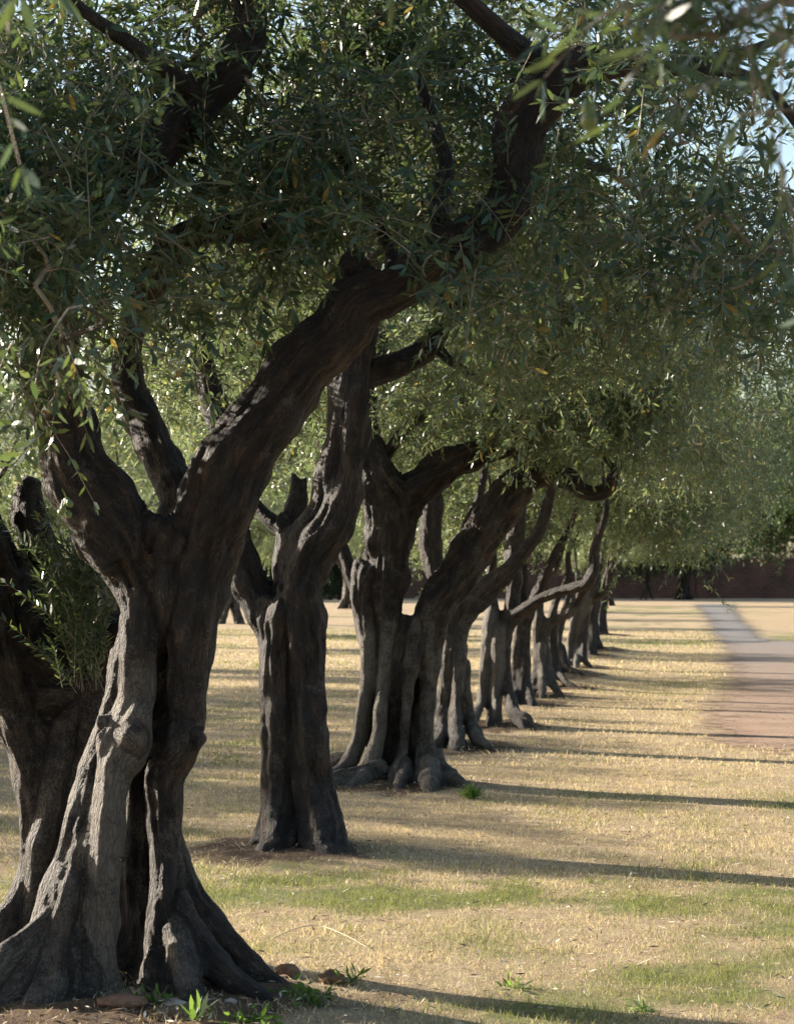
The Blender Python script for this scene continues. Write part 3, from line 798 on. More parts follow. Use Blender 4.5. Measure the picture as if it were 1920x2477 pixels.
# suckers sprouting beside the stump
rng = np.random.default_rng(5)
n = 90
sp = np.array([P(rng.uniform(150, 262), rng.uniform(1420, 1680), 9.0 + rng.uniform(-.15, .25)) for _ in range(n)])
sv = norm(np.stack([rng.normal(-.22, .3, n), rng.normal(0, .25, n), np.ones(n)], 1))
lv, lq, lt, ti, st = leaves(sp, sv, rng.uniform(.18, .52, n), 21, 0.044, rng, 0.2, False, .27, TINTS)
a = Acc(); a.add(lv - np.array(o1), lq, lt)
tv, tq = thin_tubes(st - np.array(o1), np.full(n, .0015), np.full(n, .0006), 4)
v_, q_, t_ = a.arr()
sho = link('shoots', mk('shoots', v_, q_, t_, M_LEAF, False, {'tint': ('FLOAT_COLOR', ti)}), t1)
link('shoot_stems', mk('shoot_stems', tv, tq, None, M_TWIG), sho)

def olive_mesh():
    a = Acc()
    u = np.linspace(0, 2 * math.pi, 8, endpoint=False); rows = np.linspace(-1, 1, 7)
    vs = []
    for z in rows:
        r = math.sqrt(max(0, 1 - z * z)) * 0.0085 + 0.0004
        vs.append(np.stack([np.cos(u) * r, np.sin(u) * r, np.full(8, z * 0.0115)], 1))
    i = np.arange(6)[:, None] * 8; j = np.arange(8)[None]
    q = np.stack([i + j, i + (j + 1) % 8, i + 8 + (j + 1) % 8, i + 8 + j], 2).reshape(-1, 4)
    a.add(np.vstack(vs), q)
    tv, tq = thin_tubes(np.array([[[0, 0, .011], [.002, 0, .02], [.006, .001, .032]]]), np.array([.0009]), np.array([.0008]), 4)
    a.add(tv, tq)
    return mk('olive', *a.arr(), M_OLIVE)
OM = olive_mesh()
def put_olives(parent, org, spots, seed):
    r = random.Random(seed)
    for x, y, d, n in spots:
        for k in range(n):
            p = P(x + r.uniform(-14, 14) * 6 / d, y + r.uniform(-22, 22) * 6 / d, d + r.uniform(-.03, .03)) - np.array(org)
            o = link('olive', OM, parent, tuple(p)); o.rotation_euler = (r.uniform(-.5, .5), r.uniform(-.5, .5), r.uniform(0, 6)); s = r.uniform(.9, 1.3); o.scale = (s, s, s)
put_olives(cr1, o1, [(160, 1228, 6.2, 5), (76, 1105, 6.6, 5), (392, 285, 7.2, 4), (240, 466, 7.4, 4), (360, 690, 7.4, 2), (1225, 1170, 8.8, 3), (90, 1060, 6.8, 3)], 3)

# ---- second tree
D2 = 13.1
T2 = [
 ([(672, 2040, 44, -.1), (672, 1930, 40, -.08), (670, 1800, 37, -.05), (668, 1700, 36, -.03), (668, 1600, 40, 0), (672, 1510, 46, 0), (682, 1450, 48, 0)], 0.1),
 ([(778, 2050, 46, -.12), (760, 1930, 48, -.1), (748, 1800, 46, -.08), (742, 1680, 46, -.04), (736, 1590, 50, 0), (726, 1500, 54, 0), (722, 1430, 56, 0), (738, 1365, 58, 0), (772, 1300, 60, 0), (806, 1232, 60, 0), (826, 1150, 58, 0), (840, 1050, 53, .02), (848, 950, 49, .05), (858, 870, 46, .1), (872, 780, 42, .15), (862, 680, 38, .2), (830, 560, 34, .3), (800, 420, 28, .4), (820, 260, 22, .5)], 0.1),
 ([(720, 2030, 46, .15), (716, 1850, 42, .15), (712, 1700, 42, .12), (705, 1550, 46, .1), (690, 1470, 50, .05)], 0.0),
 ([(825, 2065, 20, -.15), (808, 2010, 30, -.12), (788, 1930, 28, -.1), (776, 1850, 24, -.08)], 0.1),
 ([(620, 2045, 20, 0), (640, 2000, 26, -.02), (654, 1920, 20, -.02), (645, 1800, 12, 0), (640, 1700, 12, 0), (640, 1600, 16, 0)], 0.1),
 ([(664, 1570, 40, .05), (640, 1490, 42, .1), (608, 1420, 42, .12), (578, 1345, 42, .15), (560, 1270, 40, .2), (548, 1180, 36, .3), (540, 1060, 32, .4), (500, 920, 28, .5), (470, 780, 22, .6)], 0.1),
 ([(690, 1440, 30, .1), (682, 1380, 24, .2), (690, 1320, 26, .25), (702, 1280, 34, .25), (712, 1240, 30, .25), (722, 1195, 26, .25), (716, 1168, 18, .25), (706, 1140, 6, .25)], 0.55),
 ([(700, 1275, 30, .24), (686, 1262, 22, .2), (672, 1268, 12, .18)], 0.5),
 ([(722, 1215, 16, .22), (736, 1180, 11, .22), (740, 1150, 5, .22)], 0.5),
 ([(690, 1290, 16, .3), (660, 1262, 18, .35), (628, 1228, 17, .4), (600, 1190, 15, .5), (570, 1120, 12, .6)], 0.05),
 ([(862, 930, 34, .1), (892, 905, 32, .2), (945, 890, 30, .3), (1005, 862, 28, .4), (1048, 825, 28, .5), (1072, 770, 24, .6), (1060, 700, 20, .7), (1100, 600, 16, .8)], 0.05),
]
me, sk2, o2 = build1(1, T2, D2, 0.017, 2.0, M_BARK, disp=0.9, lump=0.18)
t2 = empty('olive_tree', o2, label='dark olive with straight deeply grooved trunk and a snapped gnarled stub in its fork', cat=OLV, group=AV)
link('trunk', me, t2)
br2 = []
for pts in ([(1048, 825, 16, .5), (1085, 870, 12, .4), (1130, 900, 10, .3), (1180, 930, 7, .2)], [(860, 700, 24, .2), (960, 560, 20, 0), (1120, 440, 18, -.3), (1320, 380, 14, -.5), (1500, 420, 10, -.6)],
            [(1080, 740, 18, .6), (1250, 690, 16, .4), (1430, 640, 13, .2), (1600, 660, 9, 0)]):
    s, _ = px_strand(pts, D2); bm, ss = limb_mesh('branch', s, M_BARK, o2, 3 + len(br2) * 2.1); link('branch', bm, t2); br2.append(ss)
E2 = [pxe(480, 480, 13.6, .8, 1.2, .7), pxe(850, 420, 14, .8, 1.2, .7), pxe(1250, 480, 13.4, .85, 1.2, .8, 1.1), pxe(1600, 650, 13.2, .75, 1.0, .6, 1.1), pxe(1060, 930, 13.3, .32, .4, .25, 1.0),
      pxe(1330, 900, 13.2, .5, .8, .36, 1.2), pxe(260, 800, 13.8, .7, 1.0, .55), pxe(1700, 380, 13, .6, 1.1, .6), pxe(1880, 680, 12.5, .5, .9, .5, .7), pxe(640, 780, 14.2, .4, .8, .35), (0, 13.4, 5.4, 2.2, 2.2, .9, .22)]
keep2 = skirt([-2000, 0, 300, 500, 640, 800, 900, 1000, 1200, 1480, 1560, 3000], [1100, 1100, 1060, 1080, 1000, 900, 900, 1000, 1180, 1120, 950, 950])
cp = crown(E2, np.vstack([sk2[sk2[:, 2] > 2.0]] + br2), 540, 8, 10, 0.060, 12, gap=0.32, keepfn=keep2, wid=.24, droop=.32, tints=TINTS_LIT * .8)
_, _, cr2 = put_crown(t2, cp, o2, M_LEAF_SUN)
put_olives(cr2, o2, [(1272, 1168, 12.9, 4), (1268, 1100, 12.9, 3), (1180, 1060, 13, 2)], 4)

# ---- shared crowns for the rest of the row
def ring_crown(seed, low, nclus=520, per=8, pairs=9, ll=0.058):
    r = np.random.default_rng(seed)
    e = [(0, 0, 4.1, 2.3, 2.3, .95, .7)]
    for k in range(9):
        a_ = k / 9 * 2 * math.pi + r.uniform(-.25, .25); R = r.uniform(1.6, 2.3)
        z = (r.uniform(2.35, 3.0) if low else r.uniform(2.95, 3.5))
        e.append((R * math.cos(a_), R * math.sin(a_), z, r.uniform(.7, 1.0), r.uniform(.7, 1.0), r.uniform(.5, .75), 1.3))
    sk_ = []
    for k in range(5):
        a_ = k / 5 * 2 * math.pi + r.uniform(-.4, .4)
        sk_.append(spline([(0, 0, 1.6, .12), (.5 * math.cos(a_), .5 * math.sin(a_), 2.2, .10), (1.1 * math.cos(a_ + .2), 1.1 * math.sin(a_ + .2), 3.0, .06), (1.6 * math.cos(a_), 1.6 * math.sin(a_), 3.9, .02)], .1))
    sk_ = np.vstack(sk_)
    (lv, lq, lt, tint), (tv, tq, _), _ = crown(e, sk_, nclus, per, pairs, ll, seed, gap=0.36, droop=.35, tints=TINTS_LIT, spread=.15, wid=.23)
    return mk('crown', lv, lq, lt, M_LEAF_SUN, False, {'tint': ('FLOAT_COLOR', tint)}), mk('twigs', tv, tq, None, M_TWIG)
CROWNS = [ring_crown(21, False), ring_crown(22, False), ring_crown(23, True, 500, 7, 7, 0.080), ring_crown(24, True, 500, 7, 7, 0.080)]

def crown_copy(root, k, rz, dx=(0, 0, 0), s=1.0):
    c = link('crown', CROWNS[k][0], root, dx); c.rotation_euler = (0, 0, rz); c.scale = (s, s, s)
    link('twigs', CROWNS[k][1], c)
    return c

D3 = 16.9
T3 = [
 ([(790, 1880, 20, -.1), (830, 1858, 22, -.05), (862, 1800, 19, 0), (877, 1730, 18, 0), (888, 1660, 19, 0), (893, 1590, 22, 0), (890, 1530, 26, 0), (884, 1470, 30, 0), (882, 1420, 36, 0), (900, 1370, 42, 0)], 0.85),
 ([(870, 1890, 24, -.2), (900, 1850, 20, -.15), (915, 1780, 17, -.1), (922, 1700, 15, -.08), (930, 1620, 15, -.07), (936, 1550, 18, -.05), (938, 1470, 36, -.02), (936, 1400, 50, 0), (938, 1330, 56, 0), (942, 1270, 58, 0), (940, 1215, 62, 0), (915, 1170, 54, 0), (890, 1110, 44, .1), (872, 1020, 38, .2), (880, 920, 32, .3), (920, 800, 24, .4), (980, 680, 18, .5)], 0.8),
 ([(905, 1870, 26, .25), (915, 1780, 26, .25), (930, 1680, 30, .2), (945, 1580, 34, .12), (960, 1540, 30, .05)], 0.1),
 ([(955, 1885, 22, -.12), (972, 1820, 16, -.1), (982, 1740, 14, -.1), (988, 1660, 16, -.08), (1000, 1580, 26, -.05), (1020, 1510, 34, 0)], 0.5),
 ([(952, 1890, 20, .05), (958, 1820, 24, .08), (958, 1740, 26, .06), (958, 1660, 28, .03), (962, 1600, 30, 0), (975, 1540, 30, 0), (985, 1490, 20, 0)], 0.1),
 ([(900, 1880, 20, .05), (908, 1800, 20, .06), (912, 1700, 22, .05), (915, 1600, 24, .04), (916, 1500, 30, .02)], 0.2),
 ([(1010, 1890, 20, .1), (1005, 1800, 24, .14), (1005, 1700, 24, .14), (1005, 1600, 28, .1), (1015, 1530, 30, .05)], 0.05),
 ([(1035, 1895, 34, -.1), (1030, 1830, 26, -.06), (1030, 1740, 21, -.03), (1036, 1660, 22, 0), (1040, 1590, 28, 0), (1040, 1530, 38, 0), (1052, 1475, 43, 0), (1090, 1420, 45, 0), (1130, 1360, 46, -.02), (1172, 1295, 47, -.05), (1212, 1230, 48, -.08), (1248, 1185, 46, -.1), (1285, 1152, 38, -.12), (1335, 1152, 27, -.15), (1375, 1160, 24, -.2), (1400, 1184, 21, -.22), (1432, 1196, 19, -.22), (1468, 1184, 17, -.25), (1486, 1142, 14, -.25), (1502, 1100, 12, -.25), (1496, 1040, 9, -.25), (1520, 960, 6, -.25)], 0.5),
 ([(940, 1280, 40, -.02), (985, 1200, 46, 0), (1030, 1165, 44, 0), (1080, 1130, 38, 0), (1140, 1104, 34, -.02), (1210, 1078, 28, -.05), (1290, 1060, 22, -.1), (1360, 1010, 17, -.1)], 0.1),
 ([(885, 1500, 24, .05), (868, 1440, 18, .1), (842, 1375, 16, .15), (822, 1310, 15, .2), (808, 1230, 13, .25)], 0.6),
 ([(720, 1860, 10, .3), (790, 1842, 15, .2), (850, 1835, 18, .1)], 0.4),
 ([(770, 1905, 20, -.2), (820, 1892, 26, -.22), (880, 1872, 26, -.2), (930, 1850, 20, -.15)], 0.6),
 ([(1140, 1925, 10, -.25), (1105, 1900, 24, -.2), (1065, 1870, 30, -.12), (1045, 1820, 22, -.08)], 0.5),
 ([(1040, 1925, 16, -.35), (1040, 1890, 26, -.25), (1040, 1850, 26, -.15)], 0.5),
 ([(965, 1910, 14, -.3), (975, 1880, 18, -.2), (980, 1840, 14, -.14)], 0.5),
]
me, sk3, o3 = build1(2, T3, D3, 0.017, 3.0, M_BARK, disp=0.85)
t3 = empty('olive_tree', o3, label='olive with forked trunk of pale ribs above knobbly spreading roots, bough rising right', cat=OLV, group=AV)
link('trunk', me, t3)
for pts in ([(920, 1120, 16, .1), (955, 1070, 14, .1), (985, 1035, 13, .1), (1045, 985, 11, .05), (1098, 925, 9, 0), (1110, 860, 6, 0)],
            [(1494, 1110, 9, -.25), (1530, 1060, 7, -.2), (1580, 1040, 5, -.2), (1640, 1050, 3, -.1)],
            [(1250, 1180, 24, -.1), (1262, 1120, 17, -.05), (1240, 1050, 13, 0), (1280, 960, 9, 0)],
            [(1488, 1140, 8, -.25), (1455, 1090, 7, -.3), (1452, 1000, 7, -.3), (1450, 930, 8, -.3), (1415, 900, 10, -.3), (1365, 885, 11, -.2)],
            [(1415, 900, 9, -.3), (1500, 890, 9, -.35), (1580, 905, 8, -.4), (1640, 900, 5, -.4)]):
    s, _ = px_strand(pts, D3); bm, _ = limb_mesh('branch', s, M_BARK, o3, 9.1 + pts[0][0] * .01); link('branch', bm, t3)
crown_copy(t3, 0, 0.4, (0.3, 0.2, 0.0), 1.0)
E3 = [pxe(1420, 1060, 16.4, .36, .5, .24), pxe(1230, 980, 16.6, .36, .5, .22), pxe(1060, 980, 17.0, .3, .5, .22, .8), pxe(1540, 980, 16.3, .36, .5, .3)]
keep3 = skirt([-3000, 900, 1180, 1240, 1330, 1400, 1480, 1560, 3000], [1020, 1080, 1060, 1130, 1150, 1130, 1100, 1230, 1230])
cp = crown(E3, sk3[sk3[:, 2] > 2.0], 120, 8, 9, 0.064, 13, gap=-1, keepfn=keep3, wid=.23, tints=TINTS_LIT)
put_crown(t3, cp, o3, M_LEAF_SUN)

D4 = 20.4
T4 = [
 ([(1056, 1795, 22, -.05), (1068, 1720, 17, 0), (1078, 1650, 19, 0), (1085, 1590, 22, 0), (1092, 1530, 24, 0), (1096, 1480, 24, 0), (1082, 1440, 22, .1), (1058, 1400, 24, .15), (1046, 1340, 25, .2), (1040, 1280, 25, .2), (1046, 1200, 22, .25), (1040, 1090, 18, .3)], 0.35),
 ([(1105, 1800, 20, -.12), (1102, 1720, 15, -.1), (1108, 1640, 16, -.08), (1112, 1570, 19, -.04), (1116, 1510, 24, 0), (1140, 1470, 24, 0), (1178, 1428, 24, -.05), (1218, 1388, 22, -.1), (1255, 1350, 18, -.15), (1300, 1290, 15, -.2), (1330, 1200, 12, -.2)], 0.55),
 ([(1185, 1808, 8, -.15), (1155, 1785, 17, -.1), (1134, 1735, 16, -.06), (1124, 1670, 14, -.04), (1120, 1600, 16, -.02)], 0.5),
 ([(1085, 1790, 24, .12), (1092, 1700, 22, .12), (1098, 1600, 24, .1), (1105, 1520, 26, .05)], 0.0),
 ([(1100, 1490, 18, .02), (1125, 1440, 16, .1), (1142, 1380, 15, .15), (1120, 1300, 13, .2), (1160, 1200, 11, .2)], 0.1),
]
me, sk4, o4 = build1(3, T4, D4, 0.02, 4.0, M_BARK_GREY, disp=0.9)
t4 = empty('olive_tree', o4, label='knotty olive close behind the one with knobbly roots, its trunk flaring at the base', cat=OLV, group=AV)
link('trunk', me, t4); crown_copy(t4, 1, 2.2, (0.2, 0, -0.1), 1.0)

D5 = 23.1
T5 = [
 ([(1145, 1738, 13, -.05), (1166, 1690, 12, 0), (1174, 1630, 15, 0), (1180, 1570, 18, 0), (1184, 1515, 21, 0), (1190, 1470, 16, .1), (1180, 1420, 12, .2), (1190, 1340, 10, .2)], 0.9),
 ([(1200, 1690, 14, -.05), (1204, 1640, 16, -.05), (1205, 1580, 18, -.05), (1206, 1520, 20, -.03)], 0.9),
 ([(1262, 1750, 14, -.12), (1240, 1720, 15, -.1), (1228, 1660, 13, -.05), (1222, 1590, 15, -.02), (1224, 1530, 17, 0), (1240, 1497, 17, 0), (1275, 1468, 15, -.1), (1310, 1447, 13, -.2), (1350, 1433, 12, -.3), (1388, 1423, 13, -.4), (1420, 1408, 14, -.5), (1436, 1375, 14, -.5), (1440, 1320, 12, -.5)], 0.2),
 ([(1195, 1735, 20, .18), (1200, 1660, 18, .15), (1202, 1580, 18, .12), (1206, 1510, 18, .06)], 0.1),
 ([(1215, 1530, 20, 0), (1236, 1480, 21, .05), (1242, 1420, 22, .05), (1241, 1350, 22, .05), (1246, 1280, 21, .05), (1256, 1210, 18, .05), (1280, 1130, 14, .05)], 0.15),
 ([(1275, 1738, 10, -.2), (1252, 1732, 14, -.15), (1236, 1700, 11, -.08)], 0.3),
]
me, sk5, o5 = build1(4, T5, D5, 0.02, 5.0, M_BARK_GREY, disp=0.8)
t5 = empty('olive_tree', o5, label='pale barked olive with an arched hollow at its foot and a long level bough', cat=OLV, group=AV)
link('trunk', me, t5); crown_copy(t5, 0, 4.0, (0.2, 0, -0.2), 0.98)

REST = [
 (5, [([(1240, 1702, 13), (1246, 1640, 11), (1250, 1570, 11), (1256, 1500, 13), (1262, 1440, 13), (1262, 1370, 12), (1256, 1290, 10)], .4),
      ([(1288, 1708, 12, -.1), (1274, 1660, 12, -.05), (1268, 1590, 12, 0), (1270, 1520, 14, 0), (1290, 1460, 12, -.1), (1315, 1400, 11, -.2), (1340, 1340, 9, -.3)], .3),
      ([(1262, 1700, 16, .1), (1262, 1600, 16, .1), (1262, 1500, 14, .05)], 0)], 1, 1.0, 'slim upright olive of dark bark just behind the one with the arched hollow'),
 (6, [([(1283, 1682, 9), (1296, 1630, 11), (1302, 1570, 12), (1303, 1510, 14), (1303, 1470, 11), (1310, 1412, 13), (1326, 1380, 12), (1350, 1345, 10), (1368, 1290, 8)], .5),
      ([(1360, 1688, 8, -.1), (1334, 1650, 10, -.05), (1320, 1590, 11, 0), (1314, 1530, 14, 0), (1328, 1508, 12, -.05), (1352, 1495, 10, -.1), (1376, 1480, 11, -.2), (1393, 1456, 12, -.2), (1406, 1428, 13, -.3), (1426, 1402, 14, -.3), (1440, 1350, 12, -.3)], .5),
      ([(1310, 1680, 9, -.12), (1312, 1620, 8, -.1), (1310, 1560, 9, -.06)], .8)], 2, 3.0, 'olive of warm brown flared trunk with a low bough bending up to the right'),
 (7, [([(1328, 1668, 8), (1334, 1620, 8), (1332, 1560, 9), (1334, 1500, 10), (1345, 1450, 9), (1370, 1400, 8)], .3),
      ([(1400, 1668, 6, -.1), (1366, 1650, 9, -.05), (1346, 1610, 9, 0), (1340, 1550, 10, 0), (1342, 1490, 8, 0)], .2)], 3, 5.1, 'dark olive whose root sweeps right, half hidden by the warm brown flared trunk'),
 (8, [([(1350, 1640, 8), (1352, 1600, 7), (1352, 1550, 7), (1358, 1500, 8), (1372, 1450, 7), (1380, 1400, 6)], .4),
      ([(1410, 1640, 6, -.1), (1390, 1628, 10, -.05), (1368, 1612, 10, 0), (1360, 1560, 6, 0)], .1)], 2, 0.8, 'thin olive rising from a high earth mound, ahead of the leaning light ribbed trunk'),
 (9, [([(1370, 1612, 6), (1376, 1560, 6), (1384, 1510, 7), (1392, 1460, 8)], .7),
      ([(1392, 1614, 8, -.05), (1396, 1560, 8, 0), (1404, 1500, 9, 0), (1420, 1450, 11, -.05), (1436, 1410, 10, -.1), (1440, 1340, 8, -.1)], .9),
      ([(1428, 1616, 6, -.05), (1412, 1590, 8, 0), (1412, 1530, 9, 0), (1424, 1460, 9, 0), (1465, 1432, 7, -.2)], .2)], 3, 2.0, 'leaning olive with a light ribbed trunk, far along the avenue'),
 (10, [([(1424, 1588, 7), (1428, 1540, 8), (1432, 1490, 9), (1442, 1440, 8), (1450, 1380, 7)], .1), ([(1446, 1592, 5, -.05), (1436, 1560, 7), (1436, 1500, 7)], .2)], 2, 4.4, 'dark olive just beyond the leaning ribbed trunk, on the nearer of two low mounds'),
 (11, [([(1436, 1572, 7), (1438, 1530, 7), (1440, 1480, 8), (1452, 1430, 7), (1466, 1390, 6)], .2), ([(1466, 1572, 4, -.1), (1448, 1556, 6), (1442, 1510, 6)], .2)], 3, 0.2, 'dark olive on the farther of two low mounds near the end of the avenue'),
 (12, [([(1452, 1532, 10), (1454, 1490, 9), (1458, 1450, 9), (1466, 1410, 8), (1474, 1370, 6)], .1), ([(1466, 1532, 5, -.1), (1462, 1500, 6), (1464, 1450, 7), (1480, 1420, 5)], .1)], 2, 1.6, 'stout dark olive standing alone near the far end of the avenue'),
]
for n_, T, k, rz, lab in REST:
    d = TREES[n_][0]
    me, sk_, o_ = build1(n_, T, d, 0.028 if d < 40 else 0.04, 10.0 + n_, M_BARK_GREY if n_ in (6, 9) else M_BARK, rs=1.1, disp=0.9)
    tr = empty('olive_tree', o_, label=lab, cat=OLV, group=AV)
    link('trunk', me, tr); crown_copy(tr, k, rz, (0.3, 0, -0.15 if n_ < 8 else 0.3), 0.95 + 0.03 * (n_ % 3))

# ---- whole generic olive: second row, and the tree beside the viewer
def generic_olive(seed, label, group, k):
    r = np.random.default_rng(seed)
    S = []
    nl = 4
    for i in range(nl):
        a_ = i / nl * 2 * math.pi + r.uniform(-.4, .4); b_ = a_ + r.uniform(.3, .9)
        S.append((np.array([(.42 * math.cos(a_), .42 * math.sin(a_), -.12, .13), (.22 * math.cos(a_ + .2), .22 * math.sin(a_ + .2), .35, .12), (.15 * math.cos(a_ + .5), .15 * math.sin(a_ + .5), .9, .11), (.18 * math.cos(b_), .18 * math.sin(b_), 1.4, .11),
                            (.5 * math.cos(b_), .5 * math.sin(b_), 1.95, .10), (.95 * math.cos(b_ + .3), .95 * math.sin(b_ + .3), 2.6, .075), (1.3 * math.cos(b_ + .1), 1.3 * math.sin(b_ + .1), 3.4, .045), (1.5 * math.cos(b_), 1.5 * math.sin(b_), 4.1, .02)]), r.uniform(0, .6)))
    me, sk = build_trunk('trunk', S, 0.03, seed, M_BARK, (0, 0, 0), disp=1.0)
    t = empty('olive_tree', (0, 0, 0), label=label, cat=OLV, group=group)
    link('trunk', me, t); crown_copy(t, k, r.uniform(0, 6))
    return t

def dup(root, loc, rz, s=1.0, **k):
    r = root.copy(); COL.objects.link(r); r.location = loc; r.rotation_euler = (0, 0, rz); r.scale = (s, s, s)
    for ch in list(root.children):
        c = ch.copy(); COL.objects.link(c); c.parent = r
        for g in ch.children:
            d = g.copy(); COL.objects.link(d); d.parent = c
    return tag(r, **k)

G2 = 'olive trees of the second row across the lawn'
gA = generic_olive(41, 'olive of the second row across the lawn', G2, 2)
gB = generic_olive(42, 'olive of the second row across the lawn', G2, 3)
labs = {48: 'olive of the second row, trunk showing between the split trunk and its stump suckers', 67: 'olive of the second row, small forked trunk seen through the gap beside the grooved trunk'}
first = {0: True, 1: True}
for i, (d, x, s) in enumerate(ROW2):
    src = (gA, gB)[i % 2]
    lab = labs.get(d, 'olive of the second row across the lawn')
    if first[i % 2]:
        first[i % 2] = False
        src.location = (x, d, 0.03); src.rotation_euler = (0, 0, i * 1.3); src.scale = (s, s, s); src['label'] = lab
    else:
        dup(src, (x, d, 0.03), i * 1.3, s, label=lab)
dup(gB, (9.3, 101, 0), 2.0, 0.9, label='small pale trunked olive last in the avenue, before the brick wall', group=AV)

# ---- tree beside the viewer: only its hanging twigs reach into view
x0, y0 = -1.95, 4.7
t0 = empty('olive_tree', (x0, y0, 0), label='olive beside the viewer whose out of focus leafy twigs hang in at the top', cat=OLV, group=AV)
link('trunk', [c for c in gA.children if c.name.startswith('trunk')][0].data, t0)
lim = spline([(x0 + .2, y0 - .1, 1.9, .09), (-1.3, 4.1, 2.7, .07), (-.6, 3.6, 2.95, .05), (.1, 3.3, 2.95, .035), (.7, 3.1, 2.75, .02)], .03)
bm, _ = limb_mesh('branch', lim, M_BARK, (x0, y0, 0), 4.4); link('branch', bm, t0)
E0 = [(.42, 3.05, 2.36, .22, .25, .09, 1.6), (.66, 3.3, 2.4, .2, .3, .12, 1.3), (-.50, 3.1, 2.38, .12, .3, .10, 1.2), (0, 3.2, 2.85, .5, .4, .2, .4), (-2.0, 4.4, 3.3, .9, .8, .5, .3)]
cp = crown(E0, np.vstack([lim]), 46, 6, 9, 0.058, 31, gap=-1, spread=.06, sl=(.15, .28), droop=.6, keepfn=skirt([-3000, 0, 110, 200, 1180, 1350, 1500, 1700, 3000], [330, 330, 200, -20, -20, 300, 420, 430, 460]))
_, _, cr0 = put_crown(t0, cp, (x0, y0, 0))
put_olives(cr0, (x0, y0, 0), [(1438, 255, 3.2, 2), (1560, 95, 3.4, 2), (1890, 60, 3.4, 3)], 8)

# ---- trees at the far end
def leaf_tree(seed, name, label, cat, group, h, rx, trunk_h, tr, nclus, tints, zlow):
    r = np.random.default_rng(seed)
    e = [(0, 0, h * .62, rx, rx, h * .33, 1.0)]
    for k in range(9):
        a_ = k / 9 * 6.28 + r.uniform(-.3, .3)
        e.append((rx * .7 * math.cos(a_), rx * .7 * math.sin(a_), r.uniform(zlow, h * .7), rx * .45, rx * .45, h * .17, 1.4))
    sk_ = spline([(0, 0, 0, tr), (.1, .05, trunk_h, tr * .8), (.2, 0, h * .5, tr * .55), (.1, .1, h * .85, tr * .2)], .2)
    (lv, lq, lt, ti), (tv, tq, _), _ = crown(e, sk_, nclus, 7, 7, 0.17, seed, simple=True, gap=0.0, sl=(.4, .8), droop=.35, spread=.3, wid=.42, tints=tints)
    t = empty(name, (0, 0, 0), label=label, cat=cat, group=group)
    S = [(np.array([(.5 * math.cos(q), .5 * math.sin(q), -.2, tr * .5), (.1 * math.cos(q), .1 * math.sin(q), .7, tr * .75), (.1 + .1 * math.cos(q + 1), .05, trunk_h, tr * .7), (.2, 0, h * .5, tr * .5), (.1 + .2 * math.cos(q), .1, h * .8, tr * .2)]), .1) for q in (0.3, 2.4, 4.5)]
    me, _ = build_trunk('trunk', S, 0.06, seed, M_BARK, (0, 0, 0), disp=1.5)
    link('trunk', me, t)
    c = link('crown', mk('crown', lv, lq, lt, M_FARLEAF, False, {'tint': ('FLOAT_COLOR', ti)}), t)
    link('twigs', mk('twigs', tv, tq, None, M_TWIG), c)
    return t
DK = np.array([(0.010, 0.024, 0.009), (0.016, 0.034, 0.010), (0.024, 0.046, 0.012), (0.014, 0.027, 0.014)])
PALE = np.array([(0.045, 0.062, 0.03), (0.055, 0.07, 0.034), (0.035, 0.05, 0.026)])
GW = 'tall trees behind the brick wall'
wA = leaf_tree(51, 'leafy_tree', 'tall dark leafy tree behind the brick wall', 'tree', GW, 12.5, 4.4, 2.5, .35, 560, DK, 1.2)
wB = leaf_tree(52, 'leafy_tree', 'tall dark leafy tree behind the brick wall', 'tree', GW, 11.0, 4.8, 2.2, .33, 560, DK, 1.0)
r = random.Random(9)
for i in range(14):
    src = (wA, wB)[i % 2]; loc = (-42 + i * 6.6 + r.uniform(-1, 1), 134 + r.uniform(0, 9), 0)
    if i < 2: src.location = loc
    else: dup(src, loc, r.uniform(0, 6), (r.uniform(1.25, 1.5) if i < 7 else r.uniform(.9, 1.2)))
bu = leaf_tree(57, 'bush', 'rounded dark green bush far across the lawn at the foot of the wall', 'bush', 'bushes along the wall', 4.2, 2.4, .8, .16, 260, DK * 1.3, .7)
bu.location = (-7.6, 116, 0)
for x_, d_, q_, l_ in ((-11.5, 118, 1.1, 'dark bush farthest along the wall towards the split trunk'), (-3.2, 121, .75, 'low dark bush against the wall behind the forked olive')):
    dup(bu, (x_, d_, 0), x_, q_, label=l_)
ev = leaf_tree(53, 'evergreen_tree', 'dense dark evergreen drooping low beside the path on the right', 'tree', 'evergreens right of the path', 9.0, 2.9, 1.6, .3, 520, DK, 2.5)
ev.location = (16.3, 89, 0); ev.scale = (1.12, 1.12, 1.05)
dup(ev, (22.5, 108, 0), 2.0, 1.1, label='dark evergreen half hidden behind the low drooping one near the wall')
pr = leaf_tree(56, 'leafy_tree', 'loose green tree reaching in from the right edge above the path', 'tree', 'trees right of the path', 11.5, 4.4, 2.0, .3, 560, DK * 1.5, 4.4)
pr.location = (15.9, 74, 0)
dup(pr, (14.6, 64, 0), 2.6, 0.92, label='loose green tree nearer on the right, its crown overhanging the path')
sA = leaf_tree(54, 'young_tree', 'pale leafy tree with short stout leaning trunk in front of the brick wall', 'tree', 'small pale trees in front of the wall', 5.6, 2.3, 1.5, .27, 260, PALE, 2.2)
sA.location = (15.3, 121.5, 0)
sB = leaf_tree(55, 'young_tree', 'slender young pale tree on a thin stem in front of the brick wall', 'tree', 'small pale trees in front of the wall', 4.6, 1.7, 1.6, .10, 150, PALE, 2.2)
sB.location = (13.2, 120.5, 0)

